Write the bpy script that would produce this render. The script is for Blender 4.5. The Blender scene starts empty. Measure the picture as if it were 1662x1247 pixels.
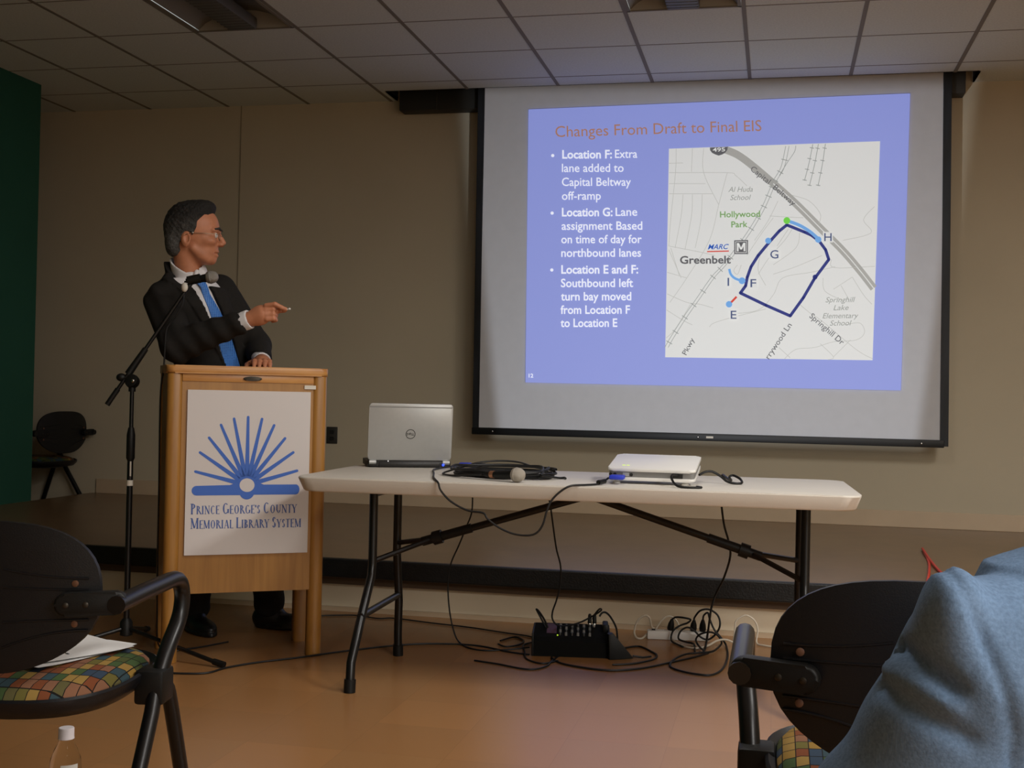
import bpy, bmesh, math, random
import numpy as np
from mathutils import Vector, Matrix
C = bpy.context
S = C.scene
PI = math.pi
R = math.radians

# ------------------------------------------------------------------ camera, world, lights, exposure
cam_d = bpy.data.cameras.new('camera')
cam_d.sensor_fit = 'HORIZONTAL'
cam_d.sensor_width = 36.0
cam_d.lens = 1958.0 / 1662.0 * 36.0
cam_d.clip_start = 0.05
cam = bpy.data.objects.new('camera', cam_d)
S.collection.objects.link(cam)
cam.matrix_world = (Matrix.Translation((0, 0, 1.05)) @ Matrix.Rotation(R(12.4), 4, 'Z')
                    @ Matrix.Rotation(R(90.51), 4, 'X') @ Matrix.Rotation(R(1.24), 4, 'Z'))
S.camera = cam
w = bpy.data.worlds.new('room_ambient')
S.world = w
w.use_nodes = True
w.node_tree.nodes['Background'].inputs[0].default_value = (0.93, 1.0, 0.96, 1)
w.node_tree.nodes['Background'].inputs[1].default_value = 0.55


def area(name, loc, rot, sx, sy, power, col, spread=180):
    l = bpy.data.lights.new(name, 'AREA')
    l.shape = 'RECTANGLE'
    l.size, l.size_y = sx, sy
    l.energy = power
    l.color = col
    l.spread = R(spread)
    o = bpy.data.objects.new(name, l)
    o.location = loc
    o.rotation_euler = rot
    S.collection.objects.link(o)
    return o


# the lit fluorescent troffers of the next rows, nearer the audience (out of the frame)
area('ceiling_lamp_centre', (-.51, 3.0, 3.05), (0, 0, 0), 0.6, 1.2, 24, (1.0, 0.98, 0.94))
area('ceiling_lamp_right', (1.94, 3.0, 3.05), (0, 0, 0), 0.6, 1.2, 90, (1.0, 0.98, 0.94))
area('ceiling_lamp_second_row', (2.3, .0, 3.05), (0, 0, 0), 0.6, 2.4, 95, (1.0, 0.98, 0.94))
area('ceiling_lamp_rear', (4.2, -2.4, 3.05), (0, 0, 0), 3.0, 2.4, 320, (1.0, 0.99, 0.96))
S.view_settings.view_transform = 'Standard'
S.view_settings.look = 'None'
S.view_settings.exposure = 0.0
S.view_settings.gamma = 1.0
S.view_settings.use_curve_mapping = False


# ------------------------------------------------------------------ materials
def lin(c):
    return tuple(((x / 255) / 12.92 if x / 255 <= .04045 else ((x / 255 + .055) / 1.055) ** 2.4) for x in c)


MATS = {}


def mat(name, col, rough=.6, metal=0.0, noise=None, bump=None, spec=.5, emit=None, coat=0, srgb=True, trans=0.0, ior=1.45):
    m = bpy.data.materials.new(name)
    m.use_nodes = True
    nt = m.node_tree
    b = nt.nodes['Principled BSDF']
    c = lin(col) if srgb else col
    b.inputs['Base Color'].default_value = (*c, 1)
    b.inputs['Roughness'].default_value = rough
    b.inputs['Metallic'].default_value = metal
    b.inputs['Specular IOR Level'].default_value = spec
    b.inputs['Coat Weight'].default_value = coat
    b.inputs['Transmission Weight'].default_value = trans
    b.inputs['IOR'].default_value = ior
    if emit:
        b.inputs['Emission Color'].default_value = (*lin(emit[0]), 1)
        b.inputs['Emission Strength'].default_value = emit[1]
    if noise or bump:
        tc = nt.nodes.new('ShaderNodeTexCoord')
    if noise:
        sc, amt = noise[0], noise[1]
        mp = nt.nodes.new('ShaderNodeMapping')
        if len(noise) > 2:
            mp.inputs['Scale'].default_value = noise[2]
        n = nt.nodes.new('ShaderNodeTexNoise')
        n.inputs['Scale'].default_value = sc
        n.inputs['Detail'].default_value = 5
        r = nt.nodes.new('ShaderNodeValToRGB')
        r.color_ramp.elements[0].position = .3
        r.color_ramp.elements[1].position = .7
        r.color_ramp.elements[0].color = (*[x * (1 - amt) for x in c], 1)
        r.color_ramp.elements[1].color = (*[min(1, x * (1 + amt)) for x in c], 1)
        nt.links.new(tc.outputs['Object'], mp.inputs[0])
        nt.links.new(mp.outputs[0], n.inputs['Vector'])
        nt.links.new(n.outputs[0], r.inputs[0])
        nt.links.new(r.outputs[0], b.inputs['Base Color'])
    if bump:
        n2 = nt.nodes.new('ShaderNodeTexNoise')
        n2.inputs['Scale'].default_value = bump[0]
        n2.inputs['Detail'].default_value = 4
        bp = nt.nodes.new('ShaderNodeBump')
        bp.inputs['Strength'].default_value = bump[1]
        bp.inputs['Distance'].default_value = .01
        nt.links.new(tc.outputs['Object'], n2.inputs['Vector'])
        nt.links.new(n2.outputs[0], bp.inputs['Height'])
        nt.links.new(bp.outputs[0], b.inputs['Normal'])
    MATS[name] = m
    return m


M = MATS
mat('wall_paint', (192, 181, 158), .75, noise=(1.2, .04), bump=(160, .05), spec=.2)
mat('green_paint', (42, 88, 72), .8, noise=(2, .05), spec=.2)
mat('joint_dark', (146, 134, 114), .8)
mat('ceiling_tile', (212, 216, 210), .9, noise=(90, .06), bump=(140, .12), spec=.1)
mat('ceiling_bar', (128, 122, 112), .7, spec=.2)
mat('slot_dark', (30, 29, 27), .8)
mat('screen_case', (46, 45, 42), .6)
mat('stage_vinyl', (126, 99, 70), .28, noise=(6, .10), bump=(30, .03), spec=.45)
mat('nosing_rubber', (19, 19, 19), .45, noise=(40, .25), bump=(120, .2))
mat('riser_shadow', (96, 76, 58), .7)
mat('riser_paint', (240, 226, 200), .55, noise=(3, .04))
mat('baseboard_paint', (196, 174, 146), .32, noise=(4, .05), spec=.5)
mat('screen_fabric', (198, 199, 203), .85, noise=(14, .02), spec=.1)
mat('screen_black', (13, 14, 16), .5)
mat('screen_worn_black', (16, 20, 26), .55, noise=(30, .7, (1, 1, .12)))
mat('slide_blue', (128, 132, 160), .9, spec=0, emit=((120, 132, 200), .85))
mat('slide_white', (190, 190, 186), .9, spec=0, emit=((218, 220, 220), .58))
mat('slide_text', (190, 190, 186), .9, spec=0, emit=((232, 236, 255), .72))
mat('slide_orange', (120, 96, 90), .9, spec=0, emit=((206, 146, 118), .45))
mat('map_faint', (176, 176, 172), .9, spec=0, emit=((200, 201, 198), .46))
mat('map_rail', (150, 152, 150), .9, spec=0, emit=((160, 166, 164), .42))
mat('map_road', (158, 158, 154), .9, spec=0, emit=((182, 182, 178), .42))
mat('map_grey', (88, 88, 90), .9, spec=0, emit=((112, 112, 116), .42))
mat('map_pale_text', (142, 144, 140), .9, spec=0, emit=((166, 168, 164), .42))
mat('map_slate', (74, 84, 116), .9, spec=0, emit=((84, 98, 140), .42))
mat('map_route', (58, 62, 112), .9, spec=0, emit=((66, 74, 150), .42))
mat('map_light_blue', (110, 150, 196), .9, spec=0, emit=((116, 176, 240), .50))
mat('map_green', (110, 180, 80), .9, spec=0, emit=((120, 226, 80), .50))
mat('map_green_text', (118, 154, 100), .9, spec=0, emit=((134, 176, 110), .42))
mat('map_red', (190, 76, 66), .9, spec=0, emit=((230, 86, 74), .42))
mat('map_blue_text', (50, 92, 170), .9, spec=0, emit=((54, 104, 196), .42))
mat('floor_plain', (150, 110, 76), .3)
mat('table_plastic', (202, 196, 186), .5, bump=(220, .04), noise=(9, .015))
mat('black_metal', (13, 13, 14), .32, spec=.5)
mat('black_plastic', (15, 15, 14), .5, bump=(300, .05), spec=.35)
mat('cable_black', (14, 14, 15), .5)
mat('cable_white', (206, 196, 178), .5)
mat('cord_red', (222, 58, 30), .5)
mat('chair_shell', (11, 12, 16), .42, bump=(400, .08))
mat('chrome', (190, 190, 190), .2, metal=1)
mat('copper_screw', (104, 70, 50), .5)
mat('white_plastic', (228, 226, 222), .35)
mat('grey_plastic', (128, 127, 125), .45)
mat('silver', (178, 178, 176), .38, metal=.35, noise=(60, .02))
mat('dark_grey_plastic', (34, 33, 32), .4)
mat('vga_blue', (44, 62, 190), .4)
mat('vga_blue_led', (60, 90, 255), .4, emit=((60, 90, 255), 1.2))
mat('led_green', (190, 220, 60), .4, emit=((190, 230, 60), .8))
mat('led_white', (255, 255, 255), .4, emit=((255, 255, 255), .8))
mat('mic_mesh', (150, 146, 138), .4, metal=.6, bump=(700, .5))
mat('mic_mesh_pale', (172, 164, 152), .5, metal=.3, bump=(700, .5))
mat('brass', (170, 120, 90), .35, metal=.7)
mat('poster_white', (206, 200, 198), .6)
mat('poster_blue', (62, 104, 190), .6)
mat('poster_text', (74, 98, 160), .6)
mat('paper_white', (222, 220, 218), .7)
mat('ink', (20, 20, 22), .7)
mat('lock_metal', (58, 52, 44), .45, metal=.6)
mat('skin', (182, 120, 88), .5, noise=(60, .06), bump=(220, .04))
mat('lip', (160, 92, 76), .5)
mat('eye_white', (206, 200, 194), .3)
mat('eye_dark', (30, 22, 18), .3)
mat('suit_black', (34, 32, 30), .85, noise=(60, .12), bump=(500, .1), spec=.2)
mat('shirt_white', (214, 212, 214), .8)
mat('shoe_black', (16, 15, 15), .4)
mat('glasses_metal', (120, 104, 84), .3, metal=.8)
mat('jacket_blue', (112, 138, 170), .95, noise=(260, .16), bump=(420, .10), spec=.1)
mat('jacket_seam', (58, 70, 92), .95)
mat('navy_trousers', (30, 34, 48), .9)
mat('hair_brown', (52, 40, 32), .7, noise=(60, .4), bump=(90, .6))
mat('cap_white', (226, 220, 224), .5)
mat('label_white', (206, 206, 200), .5)
mat('fruit_yellow', (236, 178, 24), .5)
mat('fruit_green', (44, 116, 40), .5)
mat('reflector', (120, 118, 112), .5)
mat('basket', (88, 86, 80), .6)
mat('end_plate', (168, 166, 158), .6)
mat('red_panel', (84, 22, 20), .5)
mat('mixer_black', (17, 17, 16), .85, spec=.12)
mat('knob_grey', (110, 108, 104), .5)
mat('tape_white', (210, 204, 192), .6)
mat('outlet_brown', (52, 50, 46), .5)


def wood(name, dark, light, grain=(14, 14, .9)):
    m = mat(name, dark, .38)
    nt = m.node_tree
    b = nt.nodes['Principled BSDF']
    b.inputs['Coat Weight'].default_value = .25
    b.inputs['Coat Roughness'].default_value = .3
    tc = nt.nodes.new('ShaderNodeTexCoord')
    mp = nt.nodes.new('ShaderNodeMapping')
    mp.inputs['Scale'].default_value = grain
    n = nt.nodes.new('ShaderNodeTexNoise')
    n.inputs['Scale'].default_value = 3
    n.inputs['Detail'].default_value = 8
    n.inputs['Distortion'].default_value = .6
    r = nt.nodes.new('ShaderNodeValToRGB')
    r.color_ramp.elements[0].position = .25
    r.color_ramp.elements[1].position = .75
    r.color_ramp.elements[0].color = (*lin(dark), 1)
    r.color_ramp.elements[1].color = (*lin(light), 1)
    nt.links.new(tc.outputs['Object'], mp.inputs[0])
    nt.links.new(mp.outputs[0], n.inputs['Vector'])
    nt.links.new(n.outputs[0], r.inputs[0])
    nt.links.new(r.outputs[0], b.inputs['Base Color'])
    return m


wood('oak', (144, 98, 42), (168, 120, 56))
wood('oak_edge', (172, 116, 60), (198, 144, 80), (2, 14, 14))


def cells(name, cols, sx, sy, line, rough=.85, linew=.06, rx=0.0):
    """coloured woven rectangles with thin dark lines, from object coordinates"""
    m = bpy.data.materials.new(name)
    m.use_nodes = True
    nt = m.node_tree
    N, L = nt.nodes, nt.links
    b = N['Principled BSDF']
    b.inputs['Roughness'].default_value = rough
    b.inputs['Specular IOR Level'].default_value = .2
    tc = N.new('ShaderNodeTexCoord')
    mp = N.new('ShaderNodeMapping')
    mp.inputs['Scale'].default_value = (sx, sy, sy if rx else 0)
    mp.inputs['Rotation'].default_value = (rx, 0, 0)
    L.new(tc.outputs['Object'], mp.inputs[0])
    fx = N.new('ShaderNodeVectorMath')
    fx.operation = 'MULTIPLY'
    fx.inputs[1].default_value = (1, 1, 0)
    L.new(mp.outputs[0], fx.inputs[0])
    fl = N.new('ShaderNodeVectorMath')
    fl.operation = 'FLOOR'
    L.new(fx.outputs[0], fl.inputs[0])
    wn = N.new('ShaderNodeTexWhiteNoise')
    L.new(fl.outputs[0], wn.inputs[0])
    r = N.new('ShaderNodeValToRGB')
    r.color_ramp.interpolation = 'CONSTANT'
    while len(r.color_ramp.elements) < len(cols):
        r.color_ramp.elements.new(.5)
    for i, c in enumerate(cols):
        r.color_ramp.elements[i].position = i / len(cols)
        r.color_ramp.elements[i].color = (*lin(c), 1)
    L.new(wn.outputs['Value'], r.inputs[0])
    fr = N.new('ShaderNodeVectorMath')
    fr.operation = 'FRACTION'
    L.new(fx.outputs[0], fr.inputs[0])
    sp = N.new('ShaderNodeSeparateXYZ')
    L.new(fr.outputs[0], sp.inputs[0])
    mn = N.new('ShaderNodeMath')
    mn.operation = 'MINIMUM'
    L.new(sp.outputs[0], mn.inputs[0])
    L.new(sp.outputs[1], mn.inputs[1])
    lt = N.new('ShaderNodeMath')
    lt.operation = 'LESS_THAN'
    lt.inputs[1].default_value = linew
    L.new(mn.outputs[0], lt.inputs[0])
    mx = N.new('ShaderNodeMix')
    mx.data_type = 'RGBA'
    L.new(lt.outputs[0], mx.inputs['Factor'])
    L.new(r.outputs[0], mx.inputs[6])
    mx.inputs[7].default_value = (*lin(line), 1)
    L.new(mx.outputs[2], b.inputs['Base Color'])
    MATS[name] = m
    return m


cells('seat_weave', [(112, 62, 36), (70, 76, 40), (136, 106, 48), (50, 68, 74), (98, 90, 44), (122, 84, 62),
                     (62, 80, 46), (140, 112, 58), (48, 62, 78), (88, 82, 50)], 46, 24, (22, 20, 17), .9, .08)
cells('floor_vinyl', [(154, 110, 68), (151, 108, 67), (157, 112, 69), (152, 110, 69)], 3.28, 3.28, (144, 102, 63), .26, .006)
_b = M['floor_vinyl'].node_tree.nodes['Principled BSDF']
_b.inputs['Specular IOR Level'].default_value = .5
cells('tie_silk', [(36, 92, 176), (44, 104, 190), (40, 98, 184)], 150, 150, (98, 146, 210), .45, .25, PI / 2)


# hair that is grey at the temples and dark on top
def hair_mat():
    m = mat('hair_dark_grey', (30, 27, 24), .75, bump=(120, .7))
    nt = m.node_tree
    N, L = nt.nodes, nt.links
    b = N['Principled BSDF']
    tc = N.new('ShaderNodeTexCoord')
    n = N.new('ShaderNodeTexNoise')
    n.inputs['Scale'].default_value = 45
    sp = N.new('ShaderNodeSeparateXYZ')
    L.new(tc.outputs['Object'], sp.inputs[0])
    L.new(tc.outputs['Object'], n.inputs['Vector'])
    mr = N.new('ShaderNodeMapRange')       # higher up = darker hair
    mr.inputs['From Min'].default_value = 1.66
    mr.inputs['From Max'].default_value = 1.76
    mr.inputs['To Min'].default_value = .75
    mr.inputs['To Max'].default_value = .0
    mr.inputs['To Min'].default_value = .5
    L.new(sp.outputs[2], mr.inputs['Value'])
    mu = N.new('ShaderNodeMath')
    mu.operation = 'MULTIPLY'
    L.new(mr.outputs[0], mu.inputs[0])
    L.new(n.outputs[0], mu.inputs[1])
    mx = N.new('ShaderNodeMix')
    mx.data_type = 'RGBA'
    L.new(mu.outputs[0], mx.inputs['Factor'])
    mx.inputs[6].default_value = (*lin((22, 19, 17)), 1)
    mx.inputs[7].default_value = (*lin((128, 126, 122)), 1)
    L.new(mx.outputs[2], b.inputs['Base Color'])


hair_mat()


def plastic_clear():
    m = bpy.data.materials.new('clear_plastic')
    m.use_nodes = True
    nt = m.node_tree
    b = nt.nodes['Principled BSDF']
    b.inputs['Base Color'].default_value = (.95, .95, .93, 1)
    b.inputs['Roughness'].default_value = .03
    b.inputs['Transmission Weight'].default_value = 1
    b.inputs['IOR'].default_value = 1.12
    MATS['clear_plastic'] = m


plastic_clear()


# ------------------------------------------------------------------ mesh builder
class MB:
    def __init__(s):
        s.v, s.f, s.m = [], [], []

    def add(s, vs, fs, mi=0):
        o = len(s.v)
        s.v += [tuple(p) for p in vs]
        s.f += [tuple(i + o for i in f) for f in fs]
        s.m += [mi] * len(fs)
        return s

    def box(s, a, b, mi=0, bev=0.0, mtx=None, seg=2):
        bm = bmesh.new()
        bmesh.ops.create_cube(bm, size=1)
        for v in bm.verts:
            v.co = Vector([(a[i] + b[i]) / 2 + v.co[i] * abs(b[i] - a[i]) for i in range(3)])
        if bev:
            bmesh.ops.bevel(bm, geom=list(bm.edges), offset=bev, segments=seg, affect='EDGES', profile=.5)
        if mtx:
            bm.transform(mtx)
        return s.bm(bm, mi)

    def bm(s, bm, mi=0):
        bm.verts.index_update()
        s.add([v.co[:] for v in bm.verts], [[v.index for v in f.verts] for f in bm.faces], mi)
        bm.free()
        return s

    def tube(s, pts, r, n=8, mi=0, smooth=0, cap=True, closed=False):
        P = [Vector(p) for p in pts]
        if smooth:
            P = catmull(P, smooth, closed)
        k = len(P)
        rr = r if isinstance(r, (list, tuple)) else None
        rings = []
        up = None
        for i in range(k):
            if closed:
                t = P[(i + 1) % k] - P[i - 1]
            else:
                t = P[min(i + 1, k - 1)] - P[max(i - 1, 0)]
            if t.length < 1e-9:
                t = Vector((0, 0, 1))
            t.normalize()
            if up is None:
                up = Vector((0, 0, 1)) if abs(t.z) < .9 else Vector((1, 0, 0))
            up = (up - t * up.dot(t))
            if up.length < 1e-6:
                up = t.orthogonal()
            up.normalize()
            sd = t.cross(up)
            ra = (rr[min(len(rr) - 1, int(i * len(rr) / k))] if smooth else rr[i]) if rr else r
            rings.append([P[i] + (up * math.cos(2 * PI * j / n) + sd * math.sin(2 * PI * j / n)) * ra for j in range(n)])
        vs = [p for g in rings for p in g]
        fs = []
        for i in range(k if closed else k - 1):
            for j in range(n):
                a, b2 = i * n + j, i * n + (j + 1) % n
                c, d = ((i + 1) % k) * n + (j + 1) % n, ((i + 1) % k) * n + j
                fs.append((a, b2, c, d))
        if cap and not closed:
            fs.append(tuple(range(n - 1, -1, -1)))
            fs.append(tuple((k - 1) * n + j for j in range(n)))
        return s.add(vs, fs, mi)

    def lathe(s, prof, n=24, mi=0, mtx=None, cap=True):
        vs, fs = [], []
        for r, z in prof:
            for j in range(n):
                p = Vector((r * math.cos(2 * PI * j / n), r * math.sin(2 * PI * j / n), z))
                vs.append(mtx @ p if mtx else p)
        k = len(prof)
        for i in range(k - 1):
            for j in range(n):
                fs.append((i * n + j, i * n + (j + 1) % n, (i + 1) * n + (j + 1) % n, (i + 1) * n + j))
        if cap:
            fs.append(tuple(range(n - 1, -1, -1)))
            fs.append(tuple((k - 1) * n + j for j in range(n)))
        return s.add(vs, fs, mi)

    def sphere(s, c, r, mi=0, n=16, m=10, sc=(1, 1, 1)):
        bm = bmesh.new()
        bmesh.ops.create_uvsphere(bm, u_segments=n, v_segments=m, radius=r)
        for v in bm.verts:
            v.co = Vector([c[i] + v.co[i] * sc[i] for i in range(3)])
        return s.bm(bm, mi)

    def prism(s, outline, z0, z1, mi=0, bev=0.0, mtx=None, seg=2):
        """outline in xy, extruded z0..z1, horizontal rims bevelled"""
        bm = bmesh.new()
        lo = [bm.verts.new((x, y, z0)) for x, y in outline]
        hi = [bm.verts.new((x, y, z1)) for x, y in outline]
        n = len(outline)
        bm.faces.new(lo[::-1])
        bm.faces.new(hi)
        for i in range(n):
            bm.faces.new((lo[i], lo[(i + 1) % n], hi[(i + 1) % n], hi[i]))
        if bev:
            es = [e for e in bm.edges if abs(e.verts[0].co.z - e.verts[1].co.z) < 1e-7]
            bmesh.ops.bevel(bm, geom=es, offset=bev, segments=seg, affect='EDGES', profile=.5)
        bmesh.ops.recalc_face_normals(bm, faces=bm.faces)
        if mtx:
            bm.transform(mtx)
        return s.bm(bm, mi)

    def map(s, fn):
        s.v = [tuple(fn(Vector(p))) for p in s.v]
        return s

    def mesh(s, name, smooth=True):
        me = bpy.data.meshes.new(name)
        me.from_pydata(s.v, [], s.f)
        me.polygons.foreach_set('material_index', s.m)
        me.validate()
        if smooth:
            me.polygons.foreach_set('use_smooth', [True] * len(me.polygons))
            me.update()
            try:
                me.set_sharp_from_angle(angle=R(40))
            except Exception:
                pass
        me.update()
        return me


def catmull(P, n, closed=False):
    out = []
    k = len(P)
    rng = range(k if closed else k - 1)
    for i in rng:
        if closed:
            p0, p1, p2, p3 = P[i - 1], P[i], P[(i + 1) % k], P[(i + 2) % k]
        else:
            p0, p1, p2, p3 = P[max(i - 1, 0)], P[i], P[i + 1], P[min(i + 2, k - 1)]
        for j in range(n):
            t = j / n
            out.append(.5 * ((2 * p1) + (p2 - p0) * t + (2 * p0 - 5 * p1 + 4 * p2 - p3) * t * t + (3 * p1 - p0 - 3 * p2 + p3) * t ** 3))
    if not closed:
        out.append(P[-1].copy())
    return out


def rrect(x0, x1, y0, y1, r, n=6):
    out = []
    for cx, cy, a in ((x1 - r, y1 - r, 0), (x0 + r, y1 - r, 90), (x0 + r, y0 + r, 180), (x1 - r, y0 + r, 270)):
        for i in range(n + 1):
            t = R(a + 90 * i / n)
            out.append((cx + r * math.cos(t), cy + r * math.sin(t)))
    return out


def link(name, me, mats, parent=None, loc=None):
    o = bpy.data.objects.new(name, me)
    for m in ([mats] if isinstance(mats, str) else mats):
        me.materials.append(M[m])
    S.collection.objects.link(o)
    if parent:
        o.parent = parent
    if loc is not None:
        o.location = loc
    return o


def part(name, mb, mats, parent, label=None, smooth=True):
    o = link(name, mb.mesh(name, smooth), mats, parent)
    if label:
        o['label'] = label
    return o


def islands(mb):
    par = list(range(len(mb.v)))

    def find(a):
        while par[a] != a:
            par[a] = par[par[a]]
            a = par[a]
        return a
    for f in mb.f:
        r = find(f[0])
        for i in f[1:]:
            par[find(i)] = r
    out = {}
    for f, m in zip(mb.f, mb.m):
        out.setdefault(find(f[0]), []).append((f, m))
    res = []
    for fs in out.values():
        ids = sorted({i for f, _ in fs for i in f})
        mp = {i: k for k, i in enumerate(ids)}
        n = MB()
        n.v = [mb.v[i] for i in ids]
        n.f = [tuple(mp[i] for i in f) for f, _ in fs]
        n.m = [m for _, m in fs]
        res.append(n)
    return res


def parts(name, mb, mats, parent, label=None, smooth=True):
    """every separate piece of mb as a part of its own"""
    return [part(name, k, mats, parent, label, smooth) for k in islands(mb)]


def thing(name, label, cat, loc=(0, 0, 0), rz=0.0, group=None):
    o = bpy.data.objects.new(name, None)
    o.empty_display_size = .1
    S.collection.objects.link(o)
    o.location = loc
    o.rotation_euler = (0, 0, rz)
    o['label'] = label
    o['category'] = cat
    if group:
        o['group'] = group
    return o


def single(name, mb, mats, label, cat, group=None, smooth=True):
    """a thing that is one mesh, built in room coordinates; origin put at its base"""
    a = np.array(mb.v)
    c = Vector(((a[:, 0].min() + a[:, 0].max()) / 2, (a[:, 1].min() + a[:, 1].max()) / 2, a[:, 2].min()))
    mb.map(lambda p: p - c)
    o = link(name, mb.mesh(name, smooth), mats, None, c)
    o['label'] = label
    o['category'] = cat
    if group:
        o['group'] = group
    return o


def struct(name, mb, mats, smooth=False):
    o = link(name, mb.mesh(name, smooth), mats)
    o['kind'] = 'structure'
    return o


# ------------------------------------------------------------------ implicit surfaces (for bodies and cloth)
def surf(fn, lo, hi, h):
    lo = np.array(lo, float)
    n = np.ceil((np.array(hi) - lo) / h).astype(int) + 1
    xs = [lo[i] + h * np.arange(n[i]) for i in range(3)]
    D = np.empty(n, np.float32)
    Y, Z = np.meshgrid(xs[1], xs[2], indexing='ij')
    step = max(1, int(400000 / (n[1] * n[2])))
    for i in range(0, n[0], step):
        xx = xs[0][i:i + step]
        P = np.empty((len(xx), n[1], n[2], 3))
        P[..., 0] = xx[:, None, None]
        P[..., 1] = Y
        P[..., 2] = Z
        D[i:i + step] = fn(P.reshape(-1, 3)).reshape(len(xx), n[1], n[2])
    D[0], D[-1] = 1, 1
    D[:, 0], D[:, -1] = 1, 1
    D[:, :, 0], D[:, :, -1] = 1, 1
    inside = D < 0
    c = [inside[a:n[0] - 1 + a, b:n[1] - 1 + b, e:n[2] - 1 + e] for a in (0, 1) for b in (0, 1) for e in (0, 1)]
    tot = sum(x.astype(np.int8) for x in c)
    act = np.argwhere((tot > 0) & (tot < 8))
    idx = -np.ones(n - 1, int)
    idx[tuple(act.T)] = np.arange(len(act))
    acc = np.zeros((len(act), 3))
    cnt = np.zeros(len(act))
    cor = [(a, b, e) for a in (0, 1) for b in (0, 1) for e in (0, 1)]
    for p in cor:
        for ax in range(3):
            if p[ax]:
                continue
            q = list(p)
            q[ax] = 1
            d0 = D[tuple((act + p).T)]
            d1 = D[tuple((act + q).T)]
            mk = (d0 < 0) != (d1 < 0)
            t = np.where(mk, d0 / np.where(mk, d0 - d1, 1), 0)
            pos = np.array(p, float)[None] + t[:, None] * (np.array(q) - np.array(p))[None]
            acc[mk] += pos[mk]
            cnt[mk] += 1
    V = lo + h * (act + acc / cnt[:, None])
    F = []
    for ax in range(3):
        b, e = (ax + 1) % 3, (ax + 2) % 3
        sl0 = [slice(1, -1)] * 3
        sl1 = [slice(1, -1)] * 3
        sl0[ax] = slice(0, -1)
        sl1[ax] = slice(1, None)
        A, B = inside[tuple(sl0)], inside[tuple(sl1)]
        for fl, msk in ((False, A & ~B), (True, ~A & B)):
            g = np.argwhere(msk)
            g[:, b] += 1
            g[:, e] += 1

            def cell(db, de):
                k = g.copy()
                k[:, b] += db
                k[:, e] += de
                return idx[tuple(k.T)]
            q = [cell(-1, -1), cell(0, -1), cell(0, 0), cell(-1, 0)]
            if fl:
                q = q[::-1]
            F.append(np.stack(q, 1))
    F = np.concatenate(F)
    mb = MB()
    mb.add(V.tolist(), F.tolist())
    return mb


def vlen(a):
    return np.sqrt((a * a).sum(-1))


def cap(P, a, b, ra, rb=None):
    rb = ra if rb is None else rb
    a, b = np.array(a, float), np.array(b, float)
    ab = b - a
    t = np.clip(((P - a) @ ab) / (ab @ ab), 0, 1)
    return vlen(P - a - t[:, None] * ab) - (ra + (rb - ra) * t)


def chain(P, pts, rs, k=.0):
    d = None
    for i in range(len(pts) - 1):
        c = cap(P, pts[i], pts[i + 1], rs[i], rs[i + 1])
        d = c if d is None else (smin(d, c, k) if k else np.minimum(d, c))
    return d


def ell(P, c, r, B=None):
    q = P - np.array(c)
    if B is not None:
        q = q @ np.array(B).T
    r = np.array(r)
    k0 = vlen(q / r)
    k1 = vlen(q / (r * r))
    return np.where(k1 < 1e-9, -r.min(), k0 * (k0 - 1) / np.maximum(k1, 1e-9))


def smin(a, b, k):
    h = np.clip(.5 + .5 * (b - a) / k, 0, 1)
    return b + (a - b) * h - k * h * (1 - h)


def smax(a, b, k):
    return -smin(-a, -b, k)


# ------------------------------------------------------------------ writing
_text_cache = {}


def glyphs(txt, bold=0.0, shear=0.0):
    key = (txt, bold, shear)
    if key in _text_cache:
        return _text_cache[key]
    cu = bpy.data.curves.new('t', 'FONT')
    cu.body = txt
    cu.size = 1
    cu.offset = bold
    cu.shear = shear
    cu.resolution_u = 3
    ob = bpy.data.objects.new('t', cu)
    S.collection.objects.link(ob)
    C.view_layer.update()
    me = ob.evaluated_get(C.evaluated_depsgraph_get()).to_mesh()
    vs = [v.co.copy() for v in me.vertices]
    fs = [tuple(p.vertices) for p in me.polygons]
    bpy.data.objects.remove(ob)
    bpy.data.curves.remove(cu)
    _text_cache[key] = (vs, fs)
    return vs, fs


CAPH = {}


def put_text(mb, txt, p0, p1, caph, fn, mi=0, bold=0.0, shear=0.0):
    """txt with its baseline from p0 to p1 (art units, y down) and capital height caph; fn maps art -> room"""
    vs, fs = glyphs(txt, bold, shear)
    if 'H' not in CAPH:
        CAPH['H'] = max(v.y for v in glyphs('H')[0])
    x0, x1 = min(v.x for v in vs), max(v.x for v in vs)
    dx, dy = p1[0] - p0[0], p1[1] - p0[1]
    L = math.hypot(dx, dy)
    ux, uy = dx / L, dy / L
    out = []
    for v in vs:
        a = (v.x - x0) / (x1 - x0) * L
        b = v.y / CAPH['H'] * caph
        out.append(fn(p0[0] + ux * a + uy * b, p0[1] + uy * a - ux * b))
    mb.add(out, fs, mi)


def stroke(mb, pts, wd, fn, mi=0, smooth=0, closed=False):
    """a flat line of width wd through pts (art units)"""
    P = [Vector((x, y, 0)) for x, y in pts]
    if smooth:
        P = catmull(P, smooth, closed)
    k = len(P)
    vs, fs = [], []
    for i in range(k):
        if closed:
            a, b = P[i - 1], P[(i + 1) % k]
        else:
            a, b = P[max(i - 1, 0)], P[min(i + 1, k - 1)]
        t = (b - a).normalized()
        nx, ny = -t.y * wd / 2, t.x * wd / 2
        vs += [fn(P[i].x + nx, P[i].y + ny), fn(P[i].x - nx, P[i].y - ny)]
    for i in range(k if closed else k - 1):
        j = (i + 1) % k
        fs.append((2 * i, 2 * i + 1, 2 * j + 1, 2 * j))
    mb.add(vs, fs, mi)


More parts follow.
